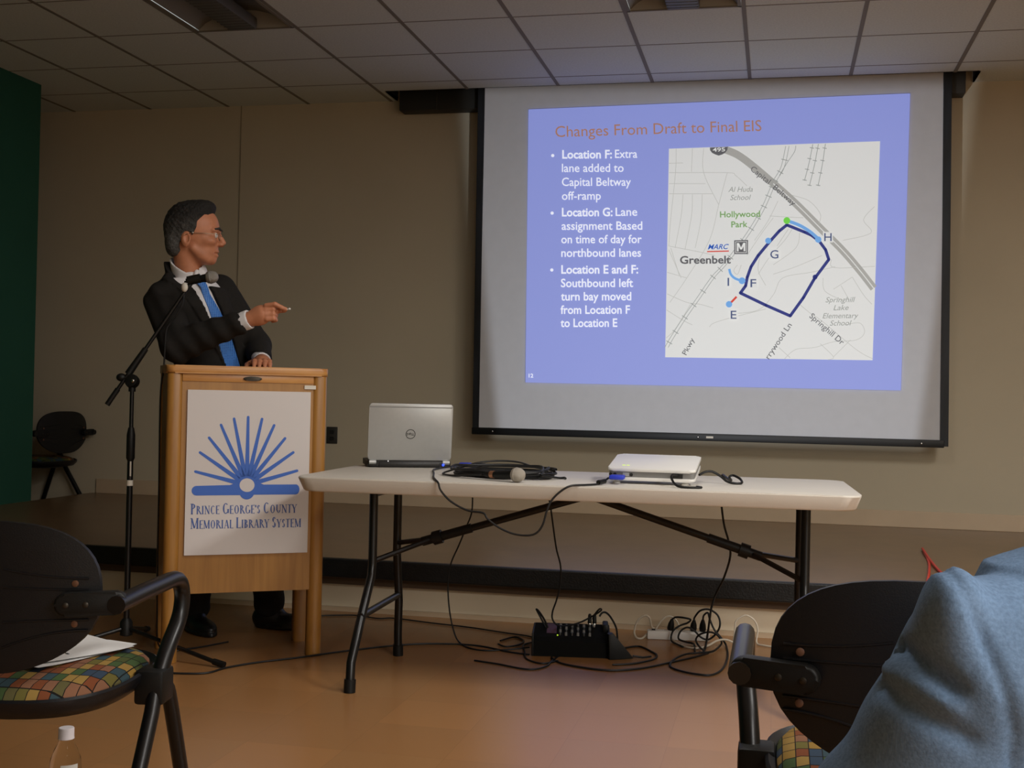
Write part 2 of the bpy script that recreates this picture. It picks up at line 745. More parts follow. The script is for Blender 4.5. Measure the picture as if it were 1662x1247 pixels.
def disc(mb, x, y, r, fn, mi=0, n=20, ry=None, a0=0, a1=360):
    ry = ry or r
    pts = [fn(x + r * math.cos(R(a0 + (a1 - a0) * i / n)), y + ry * math.sin(R(a0 + (a1 - a0) * i / n))) for i in range(n + (a1 - a0 < 360))]
    mb.add(pts, [tuple(range(len(pts)))], mi)


def poly(mb, pts, fn, mi=0):
    mb.add([fn(x, y) for x, y in pts], [tuple(range(len(pts)))], mi)


def homography(src, dst):
    A, bb = [], []
    for (x, y), (u, v) in zip(src, dst):
        A.append([x, y, 1, 0, 0, 0, -u * x, -u * y]); bb.append(u)
        A.append([0, 0, 0, x, y, 1, -v * x, -v * y]); bb.append(v)
    h = np.linalg.solve(np.array(A, float), np.array(bb, float))
    H = np.append(h, 1).reshape(3, 3)

    def f(x, y):
        q = H @ np.array([x, y, 1.0])
        return q[0] / q[2], q[1] / q[2]
    return f


# ================================================================== THE ROOM
CEIL, WALL, STG = 3.077, 8.0, 0.265
mb = MB(); mb.box((-8, -4, -.1), (6.5, 8.2, 0)); struct('floor', mb, 'floor_vinyl')
mb = MB(); mb.box((-6.6, WALL, 0), (6.5, WALL + .2, CEIL + .4)); struct('wall_back', mb, 'wall_paint')
mb = MB(); mb.box((-3.79, WALL - .004, STG), (-3.783, WALL, CEIL)); struct('trim_1', mb, 'joint_dark')
mb = MB(); mb.box((-5.1, -4, 0), (-4.9, 7.26, CEIL + .2)); struct('wall_left', mb, 'green_paint')
mb = MB(); mb.box((-6.8, 7.06, 0), (-6.6, 8.2, CEIL + .2)); mb.box((-6.6, 7.06, 0), (-5.1, 7.26, CEIL + .2)); struct('wall_alcove', mb, 'wall_paint')
mb = MB(); mb.box((6.3, -4, 0), (6.5, WALL, CEIL + .2)); struct('wall_right', mb, 'wall_paint')
mb = MB(); mb.box((-4.9, -4.2, 0), (2.2, -4, CEIL + .2)); struct('rear_light_block', mb, 'wall_paint')  # unseen partial wall, added to keep ambient light off the left side
mb = MB(); mb.box((-6.6, 7.26, 0), (-4.80, WALL, .08)); struct('floor_alcove', mb, 'stage_vinyl')
# stage: vinyl deck, rubber nosing, white riser with a strip at its foot
mb = MB()
mb.box((-4.899, 5.36, STG - .03), (6.3, WALL, STG))
struct('stage_deck', mb, 'stage_vinyl')
mb = MB()
mb.box((-4.899, 5.335, STG - .085), (6.3, 5.375, STG + .002), bev=.006)
struct('trim_2', mb, 'nosing_rubber')
mb = MB()
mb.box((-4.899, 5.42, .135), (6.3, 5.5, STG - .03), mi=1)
mb.box((-4.899, 5.47, 0), (6.3, 5.56, .135))
mb.box((-4.899, 5.455, 0), (6.3, 5.475, .022), mi=2)
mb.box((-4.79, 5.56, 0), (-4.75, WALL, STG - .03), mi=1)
struct('stage_riser', mb, ['riser_paint', 'riser_shadow', 'baseboard_paint'])
mb = MB(); mb.box((-4.86, WALL - .014, STG), (6.3, WALL, STG + .105), bev=.003)
struct('baseboard_back', mb, 'baseboard_paint')

# ceiling: tiles in a grid with openings for the two troffers and the screen slot
RX, RS = -.206, .6137
CY0, CS = 6.297, .6137
SLOT = (-2.615, 1.162, 7.735, WALL)
FIX = [(RX - 5 * RS, RX - 4 * RS, CY0 - 2 * CS, CY0), (RX - RS, RX, CY0 - 2 * CS, CY0)]
xs = sorted(set([-6.6, 6.3] + [round(RX + i * RS, 4) for i in range(-10, 11)] + [SLOT[0], SLOT[1]]))
ys = sorted(set([-4.0, WALL] + [round(CY0 + i * CS, 4) for i in range(-16, 3)] + [SLOT[2]]))
mb = MB()
for i in range(len(xs) - 1):
    for j in range(len(ys) - 1):
        cx, cy = (xs[i] + xs[i + 1]) / 2, (ys[j] + ys[j + 1]) / 2
        if any(a < cx < b and c < cy < d for a, b, c, d in FIX + [SLOT]):
            continue
        mb.box((xs[i], ys[j], CEIL), (xs[i + 1], ys[j + 1], CEIL + .02))
for i in range(-10, 11):
    x = RX + i * RS
    y1 = SLOT[2] if SLOT[0] < x < SLOT[1] else WALL
    mb.box((x - .011, -4, CEIL - .003), (x + .011, y1, CEIL), mi=1)
for j in range(-16, 3):
    y = CY0 + j * CS
    mb.box((-6.6, y - .005, CEIL - .0012), (6.3, y + .005, CEIL), mi=1) if j not in (-1,) else None
    if j == -1:
        for a, b in ((-6.6, FIX[0][0]), (FIX[0][1], FIX[1][0]), (FIX[1][1], 6.3)):
            mb.box((a, y - .005, CEIL - .0012), (b, y + .005, CEIL), mi=1)
struct('ceiling', mb, ['ceiling_tile', 'ceiling_bar'])
mb = MB()
for a, b in (((SLOT[0] - .01, SLOT[2], CEIL), (SLOT[0], WALL, CEIL + .3)), ((SLOT[1], SLOT[2], CEIL), (SLOT[1] + .01, WALL, CEIL + .3)),
             ((SLOT[0], SLOT[2] - .01, CEIL), (SLOT[1], SLOT[2], CEIL + .3)), ((SLOT[0], SLOT[2], CEIL + .3), (SLOT[1], WALL, CEIL + .31))):
    mb.box(a, b)
struct('trim_3', mb, 'slot_dark')

# two unlit recessed troffers
for k, (x0, x1, y0, y1) in enumerate(FIX):
    t = thing('ceiling_light', ['unlit recessed ceiling light above the speaker, left of the screen',
                                'unlit recessed ceiling light in front of the top of the screen'][k], 'ceiling light',
              ((x0 + x1) / 2, (y0 + y1) / 2, CEIL), 0, 'recessed ceiling lights')
    hw, hl = (x1 - x0) / 2 - .012, (y1 - y0) / 2 - .006
    f = MB()
    for a, b in (((-hw, -hl, -.006), (-hw + .018, hl, .0)), ((hw - .018, -hl, -.006), (hw, hl, .0)), ((-hw, hl - .014, -.006), (hw, hl, .0)), ((-hw, -hl, -.006), (hw, -hl + .014, .0))):
        f.box(a, b)
    part('frame', f, 'ceiling_bar', t)
    r = MB()
    n = 14
    prof = [(-hw + .018 + (2 * hw - .036) * i / n, .10 * math.sin(PI * i / n) ** .7 + .004) for i in range(n + 1)]
    vs = [(x, y, z) for y in (-hl + .014, hl - .014) for x, z in prof]
    r.add(vs, [(i, i + 1, n + 2 + i, n + 1 + i) for i in range(n)])
    part('reflector', r, 'reflector', t)
    e = MB()
    for y in (-hl + .014, hl - .014):
        e.add([(x, y, z) for x, z in prof] + [(prof[-1][0], y, .0), (prof[0][0], y, .0)], [tuple(range(n + 3))])
    parts('end_plate', e, 'end_plate', t, 'pale curved end plate')
    b = MB()
    b.box((-.085, -hl + .02, -.012), (.085, hl - .02, .055), bev=.012)
    for i in range(26):
        yy = -hl + .05 + (2 * hl - .1) * i / 25
        b.box((-.08, yy - .004, -.0135), (.08, yy + .004, -.011))
    part('lamp_basket', b, 'basket', t)

# wall outlet
t = thing('wall_outlet', 'dark wall outlet plate on the beige wall just right of the lectern', 'outlet', (-3.042, WALL, .68))
mb = MB(); mb.box((-.04, -.008, 0), (.04, 0, .118), bev=.003); part('plate', mb, 'outlet_brown', t)
for z in (.036, .082):
    mb = MB(); mb.prism(rrect(-.017, .017, -.014, .014, .008), 0, .003, mtx=Matrix.Translation((0, -.008, z)) @ Matrix.Rotation(R(90), 4, 'X'))
    for x in (-.007, .007):
        mb.box((x - .0015, -.0125, z - .005), (x + .0015, -.0108, z + .006), mi=1)
    part('socket', mb, ['dark_grey_plastic', 'ink'], t)

# ================================================================== PROJECTION SCREEN
SY = 7.78
scr = thing('projection_screen', 'large pull-down projection screen showing a blue slide with a map', 'projection screen', (-.47, SY, .78))
so = Vector((-.47, SY, .78))


def sfn(dy):
    return lambda q: Vector((q[0], SY + dy, q[1])) - so


# keystoned picture: art units -> metres on the screen plane
art = homography([(787, 143), (1530, 118), (777, 697), (1533, 714)], [(-1.939, 3.088), (.956, 3.086), (-1.930, .816), (1.006, .832)])
mb = MB()
rows = 24
vs, fs = [], []
for i in range(rows + 1):
    t_ = i / rows
    z = 3.28 + (.79 - 3.28) * t_
    zz = min(1, max(0, (3.087 - z) / 2.26))
    xl, xr = -1.945 + .009 * zz, .960 + .05 * zz
    vs += [(xl, SY + .003 * math.sin(9 * t_), z), (xr, SY + .003 * math.sin(9 * t_), z)]
for i in range(rows):
    fs.append((2 * i, 2 * i + 2, 2 * i + 3, 2 * i + 1))
nv = len(vs)
vs += [(x, y + .004, z) for x, y, z in vs]
for i in range(rows):
    fs.append((nv + 2 * i, nv + 2 * i + 1, nv + 2 * i + 3, nv + 2 * i + 2))
    for s_ in (0, 1):
        a = [2 * i + s_, 2 * i + 2 + s_, nv + 2 * i + 2 + s_, nv + 2 * i + s_]
        fs.append(tuple(a if s_ else a[::-1]))
mb.add(vs, fs).map(lambda p: p - so)
part('screen_fabric', mb, 'screen_fabric', scr)
for sd in (0, 1):
    mb = MB()
    a0 = art(787, 143); a1 = art(777, 697); b0 = art(1530, 118); b1 = art(1533, 714)
    if sd == 0:
        q = [(a0[0] - .046, 3.28), (a0[0], 3.28), (a1[0], .79), (a1[0] - .042, .79)]
    else:
        q = [(b0[0], 3.28), (b0[0] + .05, 3.28), (b1[0] + .002, .79), (b1[0], .79)]
        q = [(b0[0], 3.28), (b0[0] + .048, 3.28), (b1[0] + .045 - .05, .79), (b1[0] - .05, .79)]
        q = [(b0[0] + .004, 3.28), (b0[0] + .052, 3.28), (b1[0] + .022, .79), (b1[0] - .026, .79)]
    vs = [(x, SY - .006, z) for x, z in q] + [(x, SY + .006, z) for x, z in q]
    mb.add(vs, [(0, 3, 2, 1), (4, 5, 6, 7), (0, 1, 5, 4), (1, 2, 6, 5), (2, 3, 7, 6), (3, 0, 4, 7)]).map(lambda p: p - so)
    part('border', mb, 'screen_worn_black', scr, 'worn black side border')
mb = MB()
a, b = art(766, 706), art(1532, 727)
mb.box((a[0], SY - .014, .782), (b[0], SY + .014, .829), bev=.005).map(lambda p: p - so)
bar = part('bottom_bar', mb, 'screen_black', scr)
mb = MB()
for px, py, r_ in ((800, 701, .006), (1133, 711, .006), (1495, 719, .006)):
    x, z = art(px, py)
    mb.sphere((x, SY - .016, .805), r_, sc=(1, .4, 1))
mb.map(lambda p: p - so); parts('screw', mb, 'chrome', bar)
mb = MB(); x, z = art(1152, 712); mb.box((x - .022, SY - .0165, .80), (x + .022, SY - .0135, .813)).map(lambda p: p - so)
part('sticker', mb, 'tape_white', bar)
mb = MB()
mb.box((-2.56, 7.86, 2.975), (1.103, 7.985, 3.12), bev=.006)
mb.box((-2.3, 7.855, 2.975), (-2.292, 7.862, 3.10), bev=.001)
mb.map(lambda p: p - so)
part('screen_housing', mb, 'screen_case', scr)

# ---- the projected slide
sl = MB(); F1 = lambda x, y: sfn(-.0075)(art(x, y))
vs, fs = [], []
N_ = 12
q = [(858, 178), (1477, 152), (1462, 634), (853, 621)]
poly(sl, q[::-1], F1)
slide = part('slide', sl, 'slide_blue', scr, 'projected blue slide')
F2 = lambda x, y: sfn(-.0095)(art(x, y))
mb = MB(); put_text(mb, 'Changes From Draft to Final EIS', (902, 223), (1236, 213), 17.5, F2)
part('slide_title', mb, 'slide_orange', slide, 'orange title')
mb = MB()
BO = .022
for txt, x0, x1, y, bo in (('Location F:', 913, 993.5, 257.6, BO), ('Extra', 998.5, 1034.5, 256.8, 0.006), ('lane added to', 912.4, 1012.4, 279.6, .006), ('Capital Beltway', 912.4, 1024.2, 302.2, .006),
                       ('off-ramp', 912.4, 975.5, 324.7, .006), ('Location G:', 912.4, 994.5, 351.4, BO), ('Lane', 999.5, 1034.5, 350.8, .008), ('assignment Based', 911.9, 1042.7, 373.4, .01),
                       ('on time of day for', 911.4, 1041.7, 395.2, .01), ('northbound lanes', 911.4, 1040.7, 417.2, .012), ('Location E and F:', 911.4, 1036, 444.3, BO),
                       ('Southbound left', 910.8, 1027.8, 466.3, .014), ('turn bay moved', 910.8, 1024.8, 487.9, .015), ('from Location F', 910.3, 1022.7, 509.6, .016), ('to Location E', 910.3, 1002.2, 531, .016)):
    mb = MB(); put_text(mb, txt, (x0, y), (x1, y - .3), 13.2, F2, 0, bo)
    part('text_line', mb, 'slide_text', slide, 'white text')
for x, y in ((897.5, 253), (896.5, 346.3), (896, 438.6)):
    mb = MB(); disc(mb, x, y, 2.6, F2)
    part('bullet', mb, 'slide_text', slide, 'white bullet dot')
mb = MB()
put_text(mb, '12', (858.5, 613), (866, 613), 6, F2, 0, .02)
part('page_number', mb, 'slide_text', slide, 'white page number')
# ---- the map on the slide (its own art units)
mp_ = lambda d: (lambda x, y: sfn(d)(art(x / 3.2816 + 1060, y / 3.2816 + 220)))
mb = MB()
G = {n: i for i, n in enumerate(('slide_white', 'map_faint', 'map_rail', 'map_road', 'map_grey', 'map_pale_text', 'map_slate', 'map_route', 'map_light_blue', 'map_green', 'map_green_text', 'map_red', 'map_blue_text'))}
A0, A1, A2, A3, A4, A5 = [mp_(d) for d in (-.0095, -.0105, -.0115, -.0125, -.0135, -.0145)]
poly(mb, [(85, 72), (1208, 32), (1168, 1198), (65, 1182)][::-1], A0, G['slide_white'])
for pts in ([(123, 72), (120, 200), (95, 440), (85, 590)], [(86, 200), (395, 200), (440, 215), (500, 270)], [(270, 70), (270, 200), (350, 370)], [(210, 70), (205, 195)], [(86, 258), (280, 258)],
            [(86, 312), (320, 312)], [(85, 150), (160, 148)], [(395, 200), (350, 370), (300, 560), (180, 760), (90, 890)], [(160, 315), (150, 430), (118, 600)], [(210, 315), (205, 430), (170, 610)],
            [(262, 315), (255, 450), (225, 600)], [(85, 590), (240, 620), (330, 640)], [(85, 610), (150, 760)], [(95, 600), (140, 745)], [(76, 730), (180, 760)], [(76, 845), (180, 890), (250, 900), (320, 920)],
            [(72, 930), (160, 985), (210, 1010)], [(70, 1080), (120, 1030), (200, 900)], [(950, 660), (965, 705), (1180, 698)], [(970, 700), (840, 730), (690, 760), (640, 850), (560, 930), (430, 950)],
            [(640, 740), (760, 700), (900, 640)], [(570, 640), (560, 720), (600, 800)], [(740, 500), (700, 560), (620, 650), (560, 740)], [(720, 500), (660, 590)], [(780, 520), (760, 600), (640, 690)],
            [(740, 320), (830, 350), (890, 420), (880, 480)], [(1178, 380), (1120, 450), (1160, 520), (1010, 560)], [(620, 430), (700, 435), (800, 440)], [(640, 440), (580, 520), (500, 640)],
            [(665, 350), (610, 460), (540, 560)], [(1060, 755), (960, 820)], [(1060, 755), (1120, 850), (1165, 900)], [(1000, 800), (1040, 870)], [(780, 900), (840, 950), (900, 990), (1080, 1140), (1168, 1190)],
            [(905, 760), (915, 830), (1010, 880)], [(1020, 1010), (1100, 1000), (1125, 1050), (1080, 1090), (960, 1100), (860, 1130), (760, 1140), (700, 1190)], [(890, 1110), (960, 1180), (930, 1195)],
            [(960, 1180), (1050, 1090)], [(670, 1130), (730, 1185)], [(450, 690), (430, 720), (450, 740), (470, 690)], [(300, 1020), (350, 990), (600, 925)]):
    stroke(mb, pts, 3.2, A1, G['map_faint'], 6)
rail = [(715, 58), (690, 170), (650, 240), (625, 300), (590, 380), (540, 470), (480, 560), (380, 690), (320, 755), (240, 870), (170, 970), (100, 1080), (72, 1130)]
for dx in (-9, 9):
    stroke(mb, [(x + dx, y) for x, y in rail], 3, A1, G['map_rail'], 5)
stroke(mb, [(760, 56), (752, 90), (715, 145), (672, 215)], 3, A1, G['map_rail'], 5)
rp = catmull([Vector((x, y, 0)) for x, y in rail], 3)
for i in range(2, len(rp) - 1, 2):
    t_ = (rp[i + 1] - rp[i - 1]).normalized()
    a, b = rp[i] + Vector((-t_.y, t_.x, 0)) * 18, rp[i] - Vector((-t_.y, t_.x, 0)) * 18
    stroke(mb, [(a.x, a.y), (b.x, b.y)], 4, A1, G['map_rail'])
for (x0, y0, x1, y1) in ((850, 48, 806, 242), (880, 47, 832, 270), (917, 46, 878, 270)):
    stroke(mb, [(x0, y0), ((x0 + x1) / 2 + 3, (y0 + y1) / 2), (x1, y1)], 3.5, A1, G['map_rail'], 4)
    for k in range(4):
        t_ = (k + .35) / 3.4
        if t_ < 1.02:
            x, y = x0 + (x1 - x0) * t_, y0 + (y1 - y0) * t_
            stroke(mb, [(x - 11, y - 2), (x + 11, y + 2)], 4, A1, G['map_rail'])
belt = [(388, 78), (450, 105), (520, 155), (630, 248), (760, 365), (900, 505), (1010, 615), (1100, 720), (1174, 815)]
stroke(mb, belt, 40, A1, G['map_road'], 6)
stroke(mb, [(640, 258)] + belt[4:], 5, A2, G['slide_white'], 6)
# shield
poly(mb, [(303, 66), (398, 62), (396, 78), (384, 94), (368, 103), (350, 109), (332, 103), (314, 94), (304, 80)][::-1], A2, G['map_grey'])
put_text(mb, '495', (318, 88), (384, 86), 20, A3, G['slide_white'], .02)
route = [(712, 478), (672, 510), (620, 568), (560, 640), (522, 700), (502, 755), (493, 802), (465, 840), (600, 905), (730, 962), (800, 865), (858, 765), (935, 662), (918, 610), (885, 565), (842, 532), (806, 516)]
for i in range(len(route)):
    a, b = route[i], route[(i + 1) % len(route)]
    stroke(mb, [a, b], 16, A2, G['map_route'])
    disc(mb, a[0], a[1], 8, A2, G['map_route'], 12)
disc(mb, 862, 755, 13, A2, G['map_route'])
stroke(mb, [(712, 455), (775, 478), (830, 510), (872, 545)], 17, A3, G['map_light_blue'], 5)
stroke(mb, [(406, 712), (414, 740), (436, 762), (470, 774)], 13, A3, G['map_light_blue'], 5)
for x, y, r_, g in ((613, 562, 16, 'map_light_blue'), (879, 556, 17, 'map_light_blue'), (474, 775, 18, 'map_light_blue'), (405, 900, 17, 'map_light_blue'), (712, 455, 18, 'map_green')):
    disc(mb, x, y, r_, A4, G[g])
stroke(mb, [(445, 860), (416, 890)], 11, A4, G['map_red'])
for ch, x0, x1, y, h in (('G', 624, 667, 656, 43), ('H', 911, 950, 564, 42), ('F', 519, 549, 809, 42), ('E', 414, 444, 977, 42), ('I', 397, 405, 802, 42)):
    poly(mb, [(x0 - 7, y - h - 7), (x1 + 7, y - h - 7), (x1 + 7, y + 7), (x0 - 7, y + 7)][::-1], A3, G['slide_white'])
    put_text(mb, ch, (x0, y), (x1, y), h, A5, G['map_slate'], .004)
put_text(mb, 'Greenbelt', (144, 684), (414, 682), 39, A4, G['map_grey'], .022)
put_text(mb, 'MARC', (292, 608), (404, 606), 26, A4, G['map_blue_text'], .012, .35)
stroke(mb, [(288, 620), (404, 617)], 6, A4, G['map_red'])
poly(mb, [(432, 560), (506, 558), (505, 633), (432, 633)][::-1], A3, G['map_grey'])
poly(mb, [(438, 566), (500, 564), (499, 627), (438, 627)][::-1], A4, G['slide_white'])
poly(mb, [(441, 569), (497, 567), (496, 624), (441, 624)][::-1], A5, G['map_grey'])
AM = mp_(-.0155)
for q_ in ([(446, 575), (456, 575), (456, 619), (446, 619)], [(482, 574), (492, 574), (492, 618), (482, 618)], [(446, 575), (458, 575), (473, 606), (465, 610)], [(480, 574), (492, 574), (473, 610), (465, 606)]):
    poly(mb, q_[::-1], AM, G['slide_white'])
put_text(mb, 'Hollywood', (357, 438), (570, 434), 31, A4, G['map_green_text'], .016)
put_text(mb, 'Park', (417, 491), (504, 489), 31, A4, G['map_green_text'], .016)
for txt, x0, x1, y in (('Al Huda', 401, 531, 303), ('School', 411, 522, 346), ('Springhill', 918, 1076, 890), ('Lake', 960, 1041, 932), ('Elementary', 902, 1093, 975), ('School', 941, 1057, 1014)):
    put_text(mb, txt, (x0, y), (x1, y - 2), 27, A4, G['map_pale_text'], 0, .3)
put_text(mb, 'Capital', (516, 186), (612, 262), 30, A4, G['map_grey'])
put_text(mb, 'Beltway', (636, 284), (745, 378), 30, A4, G['map_grey'])
put_text(mb, 'Springhill Dr', (830, 968), (1002, 1118), 30, A4, G['map_grey'])
put_text(mb, 'rrywood Ln', (618, 1194), (740, 1012), 29, A4, G['map_grey'])
put_text(mb, 'Pkwy', (178, 1172), (222, 1088), 27, A4, G['map_grey'])
part('slide_map', mb, list(G), slide, 'white map panel with a purple route')

# ================================================================== FOLDING TABLE
TZ = .745
TC, TR = Vector((-.705, 4.43, 0)), R(2.0)
tab = thing('folding_table', 'long white plastic folding table with black legs in front of the stage', 'table', TC, TR)
L2, W2 = .972, .40
mb = MB()
mb.prism(rrect(-L2, L2, -W2, W2, .065, 8), TZ - .052, TZ, bev=.006, seg=3)
mb.map(lambda p: p if p.z > TZ - .012 else Vector((p.x - math.copysign((TZ - .012 - p.z) * .42, p.x), p.y - math.copysign((TZ - .012 - p.z) * .42, p.y), p.z)))
part('tabletop', mb, 'table_plastic', tab)
mb = MB()
for y in (-.24, .24):
    mb.box((-.80, y - .012, TZ - .058), (.80, y + .012, TZ - .047))
parts('rail', mb, 'black_metal', tab)
for sx, x in ((-1, -.745), (1, .805)):
    for sy in (-1, 1):
        g = MB()
        yt, yb = sy * .165, sy * (.31 if sy > 0 else .405)
        if sy > 0:
            yb = .215
        # upright, knee, splayed foot
        g.tube([(x, yt, TZ - .055), (x, yt, .42), (x, yt + sy * .012, .37), (x, (yt + yb) / 2 + sy * .02, .22), (x, yb - sy * .01, .10), (x, yb, .0)],
               .0165, 12)
        lg = part('leg', g, 'black_metal', tab)
        f = MB(); f.tube([(x, yb, .0), (x, yb - sy * .004, .045)], .021, 12)
        part('foot_cap', f, 'black_plastic', lg)
    g = MB()
    g.tube([(x, -.30, .245), (x, .205, .245)], .013, 10)
    g.tube([(x, -.165, TZ - .07), (x, .165, TZ - .07)], .014, 10)
    parts('crossbar', g, 'black_metal', tab)
    g = MB()
    xc = x - sx * .80
    top = Vector((xc, 0, TZ - .055)); low = Vector((x, 0, .44))
    mid = top.lerp(low, .70)
    g.tube([top, mid], .0135, 10)
    br = part('brace', g, 'black_metal', tab)
    g = MB()
    dirv = (low - top).normalized()
    g.tube([mid - dirv * .10, mid + dirv * .10], .0175, 10)
    g.tube([mid + dirv * .02, mid + dirv * .055], .026, 10)
    part('lock_collar', g, 'black_plastic', br)
    g = MB()
    for sy in (-1, 1):
        g.tube([mid + dirv * .06, (x, sy * .165, .455 if sy > 0 else .425)], .010, 8)
    parts('brace_fork', g, 'black_metal', br)

# ================================================================== LECTERN
P1 = Vector((-1.735, 4.529, 0)); PA = R(33)
lec = thing('lectern', 'tall light oak lectern with rounded corner posts and a poster on its front', 'lectern',
            P1 + Vector((math.cos(PA), math.sin(PA), 0)) * (-.317), PA)
HW, DP, PT = .307, .345, 1.137
for sx in (-1, 1):
    for yy in (0, 1):
        g = MB()
        r_ = .030
        cx = sx * (HW - r_); cy = r_ if yy == 0 else DP - r_
        ol = rrect(cx - r_, cx + r_, cy - r_, cy + r_, .024 if yy == 0 else .012, 6)
        g.prism(ol, 0.0, PT - .032, bev=.003)
        part('corner_post', g, 'oak', lec)
mb = MB(); mb.box((-HW + .055, .008, .262), (HW - .055, .026, PT - .032)); part('front_panel', mb, 'oak', lec)
mb = MB(); mb.box((-HW + .055, .004, PT - .062), (HW - .055, .03, PT - .032), bev=.002); part('top_rail', mb, 'oak_edge', lec)
for sx in (-1, 1):
    mb = MB(); x = sx * (HW - .014)
    mb.box((x - .009, .05, .262), (x + .009, DP - .05, PT - .032)); part('side_panel', mb, 'oak', lec)
mb = MB(); mb.box((-HW + .03, .05, .29), (HW - .03, DP - .01, .31)); part('shelf', mb, 'oak', lec)
mb = MB(); mb.prism(rrect(-HW - .004, HW + .004, -.006, DP + .004, .03, 6), PT - .032, PT, bev=.012, seg=4)
part('top', mb, 'oak_edge', lec)
mb = MB(); mb.prism([(.036 * math.cos(R(a)), .009 * math.sin(R(a))) for a in range(0, 360, 15)], 0, .006, bev=.0015,
                    mtx=Matrix.Translation((.012, .004, PT - .047)) @ Matrix.Rotation(R(90), 4, 'X'))
part('lock_plate', mb, 'lock_metal', lec)
mb = MB(); mb.box((.215, .002, PT - .083), (.26, .0079, PT - .068)); part('sticker', mb, 'tape_white', lec, 'small white sticker')

# ---- poster on the lectern front
PZ0, PZ1, PX0, PX1 = .410, 1.043, -.232, .240
pos = thing('poster', 'white poster with a blue open book logo fixed to the lectern front', 'poster',
            lec.matrix_basis @ Vector(((PX0 + PX1) / 2, .0, PZ0)), PA)
pw, ph = (PX1 - PX0) / 2, PZ1 - PZ0
mb = MB(); mb.box((-pw, -.001, 0), (pw, .0078, ph)); part('board', mb, 'poster_white', pos)
ph_h = homography([(257, 218), (948, 228), (246, 1148), (938, 1122)], [(-pw, ph), (pw, ph), (-pw, 0), (pw, 0)])


def pf(d):
    return lambda x, y: (lambda q: (q[0], d, q[1]))(ph_h(x, y))


mb = MB(); Q = pf(-.0016)
cx, cy = 595, 750
for (tx, ty) in ((305, 677), (330, 570), (380, 487), (446, 415), (519, 380), (598, 370), (676, 380), (744, 415), (806, 487), (853, 565), (875, 667)):
    d = math.hypot(tx - cx, ty - cy)
    ux, uy = (tx - cx) / d, (ty - cy) / d
    nx, ny = -uy, ux
    s0 = 45
    a = [(cx + ux * s0 + nx * 13, cy + uy * s0 + ny * 13), (tx + nx * 7.5, ty + ny * 7.5), (tx - nx * 7.5, ty - ny * 7.5), (cx + ux * s0 - nx * 13, cy + uy * s0 - ny * 13)]
    poly(mb, a, Q)
    disc(mb, tx, ty, 7.5, pf(-.0017), 0, 12)
poly(mb, [(312, 757), (500, 750), (560, 728), (640, 728), (690, 746), (872, 743), (872, 799), (640, 803), (560, 806), (312, 811)], pf(-.0018))
disc(mb, 312, 784, 27, pf(-.0019), 0, 20)
disc(mb, 870, 771, 20, pf(-.0019), 0, 20, 28)
disc(mb, 595, 752, 62, pf(-.0019), 0, 24, 52, 200, 340)
disc(mb, 595, 788, 42, pf(-.002), 0, 24)
part('book_logo', mb, 'poster_blue', pos, 'blue open book with rays')
mb = MB()
ring = [(596 + 46 * math.cos(R(a)), 749 + 42 * math.sin(R(a))) for a in range(0, 360, 12)]
poly(mb, [(596 + 42 * math.cos(R(a)), 750 + 38 * math.sin(R(a))) for a in range(0, 360, 12)], pf(-.0023))
part('logo_circle', mb, 'poster_white', pos)

# serif capitals drawn as strokes: thick stems, thin joins, slab serifs (unit box, y up)
TK, TN = .19, .08
SER = {
    'I': (.40, [('v', .2, 0, 1)], [(.2, 0), (.2, 1)]),
    'P': (.64, [('v', .17, 0, 1), ('a', .20, .75, .36, .25, -90, 90)], [(.17, 0), (.12, 1)]),
    'R': (.74, [('v', .17, 0, 1), ('a', .20, .75, .34, .25, -90, 90), ('l', .36, .5, .70, .02)], [(.17, 0), (.12, 1), (.70, 0)]),
    'N': (.84, [('t', .16, 0, 1), ('t', .70, 0, 1), ('l', .16, .98, .70, .02)], [(.16, 0), (.12, 1), (.70, 1)]),
    'C': (.76, [('a', .42, .5, .34, .5, 48, 312)], []),
    'E': (.62, [('v', .17, 0, 1), ('h', .17, .56, .97), ('h', .17, .46, .52), ('h', .17, .58, .03)], []),
    'G': (.82, [('a', .42, .5, .34, .5, 48, 312), ('v', .70, .08, .44)], [(.70, .44)]),
    'O': (.84, [('a', .42, .5, .34, .5, 0, 360)], []),
    'S': (.56, [('a', .28, .74, .20, .24, 20, 270), ('a', .28, .25, .21, .25, -160, 90)], []),
    'U': (.82, [('v', .18, .3, 1), ('a', .42, .32, .25, .31, 180, 360), ('t', .67, .3, 1)], [(.18, 1), (.67, 1)]),
    'T': (.66, [('v', .33, 0, 1), ('h', .03, .63, .97)], [(.33, 0)]),
    'Y': (.72, [('v', .36, 0, .45), ('l', .10, .98, .36, .42), ('n', .64, .98, .36, .42)], [(.36, 0), (.10, 1), (.64, 1)]),
    'M': (1.0, [('t', .14, 0, 1), ('v', .84, 0, 1), ('l', .16, .98, .48, .05), ('n', .82, .98, .50, .05)], [(.14, 0), (.12, 1), (.84, 0), (.86, 1)]),
    'L': (.60, [('v', .17, 0, 1), ('h', .17, .57, .03)], [(.17, 1)]),
    'B': (.66, [('v', .17, 0, 1), ('a', .20, .76, .30, .24, -90, 90), ('a', .20, .26, .36, .26, -90, 90)], [(.12, 1), (.12, 0)]),
    'A': (.80, [('n', .12, .02, .40, 1), ('l', .42, 1, .68, .02), ('h', .22, .58, .34)], [(.12, 0), (.68, 0)]),
    "'": (.22, [('v', .1, .72, 1)], []),
}


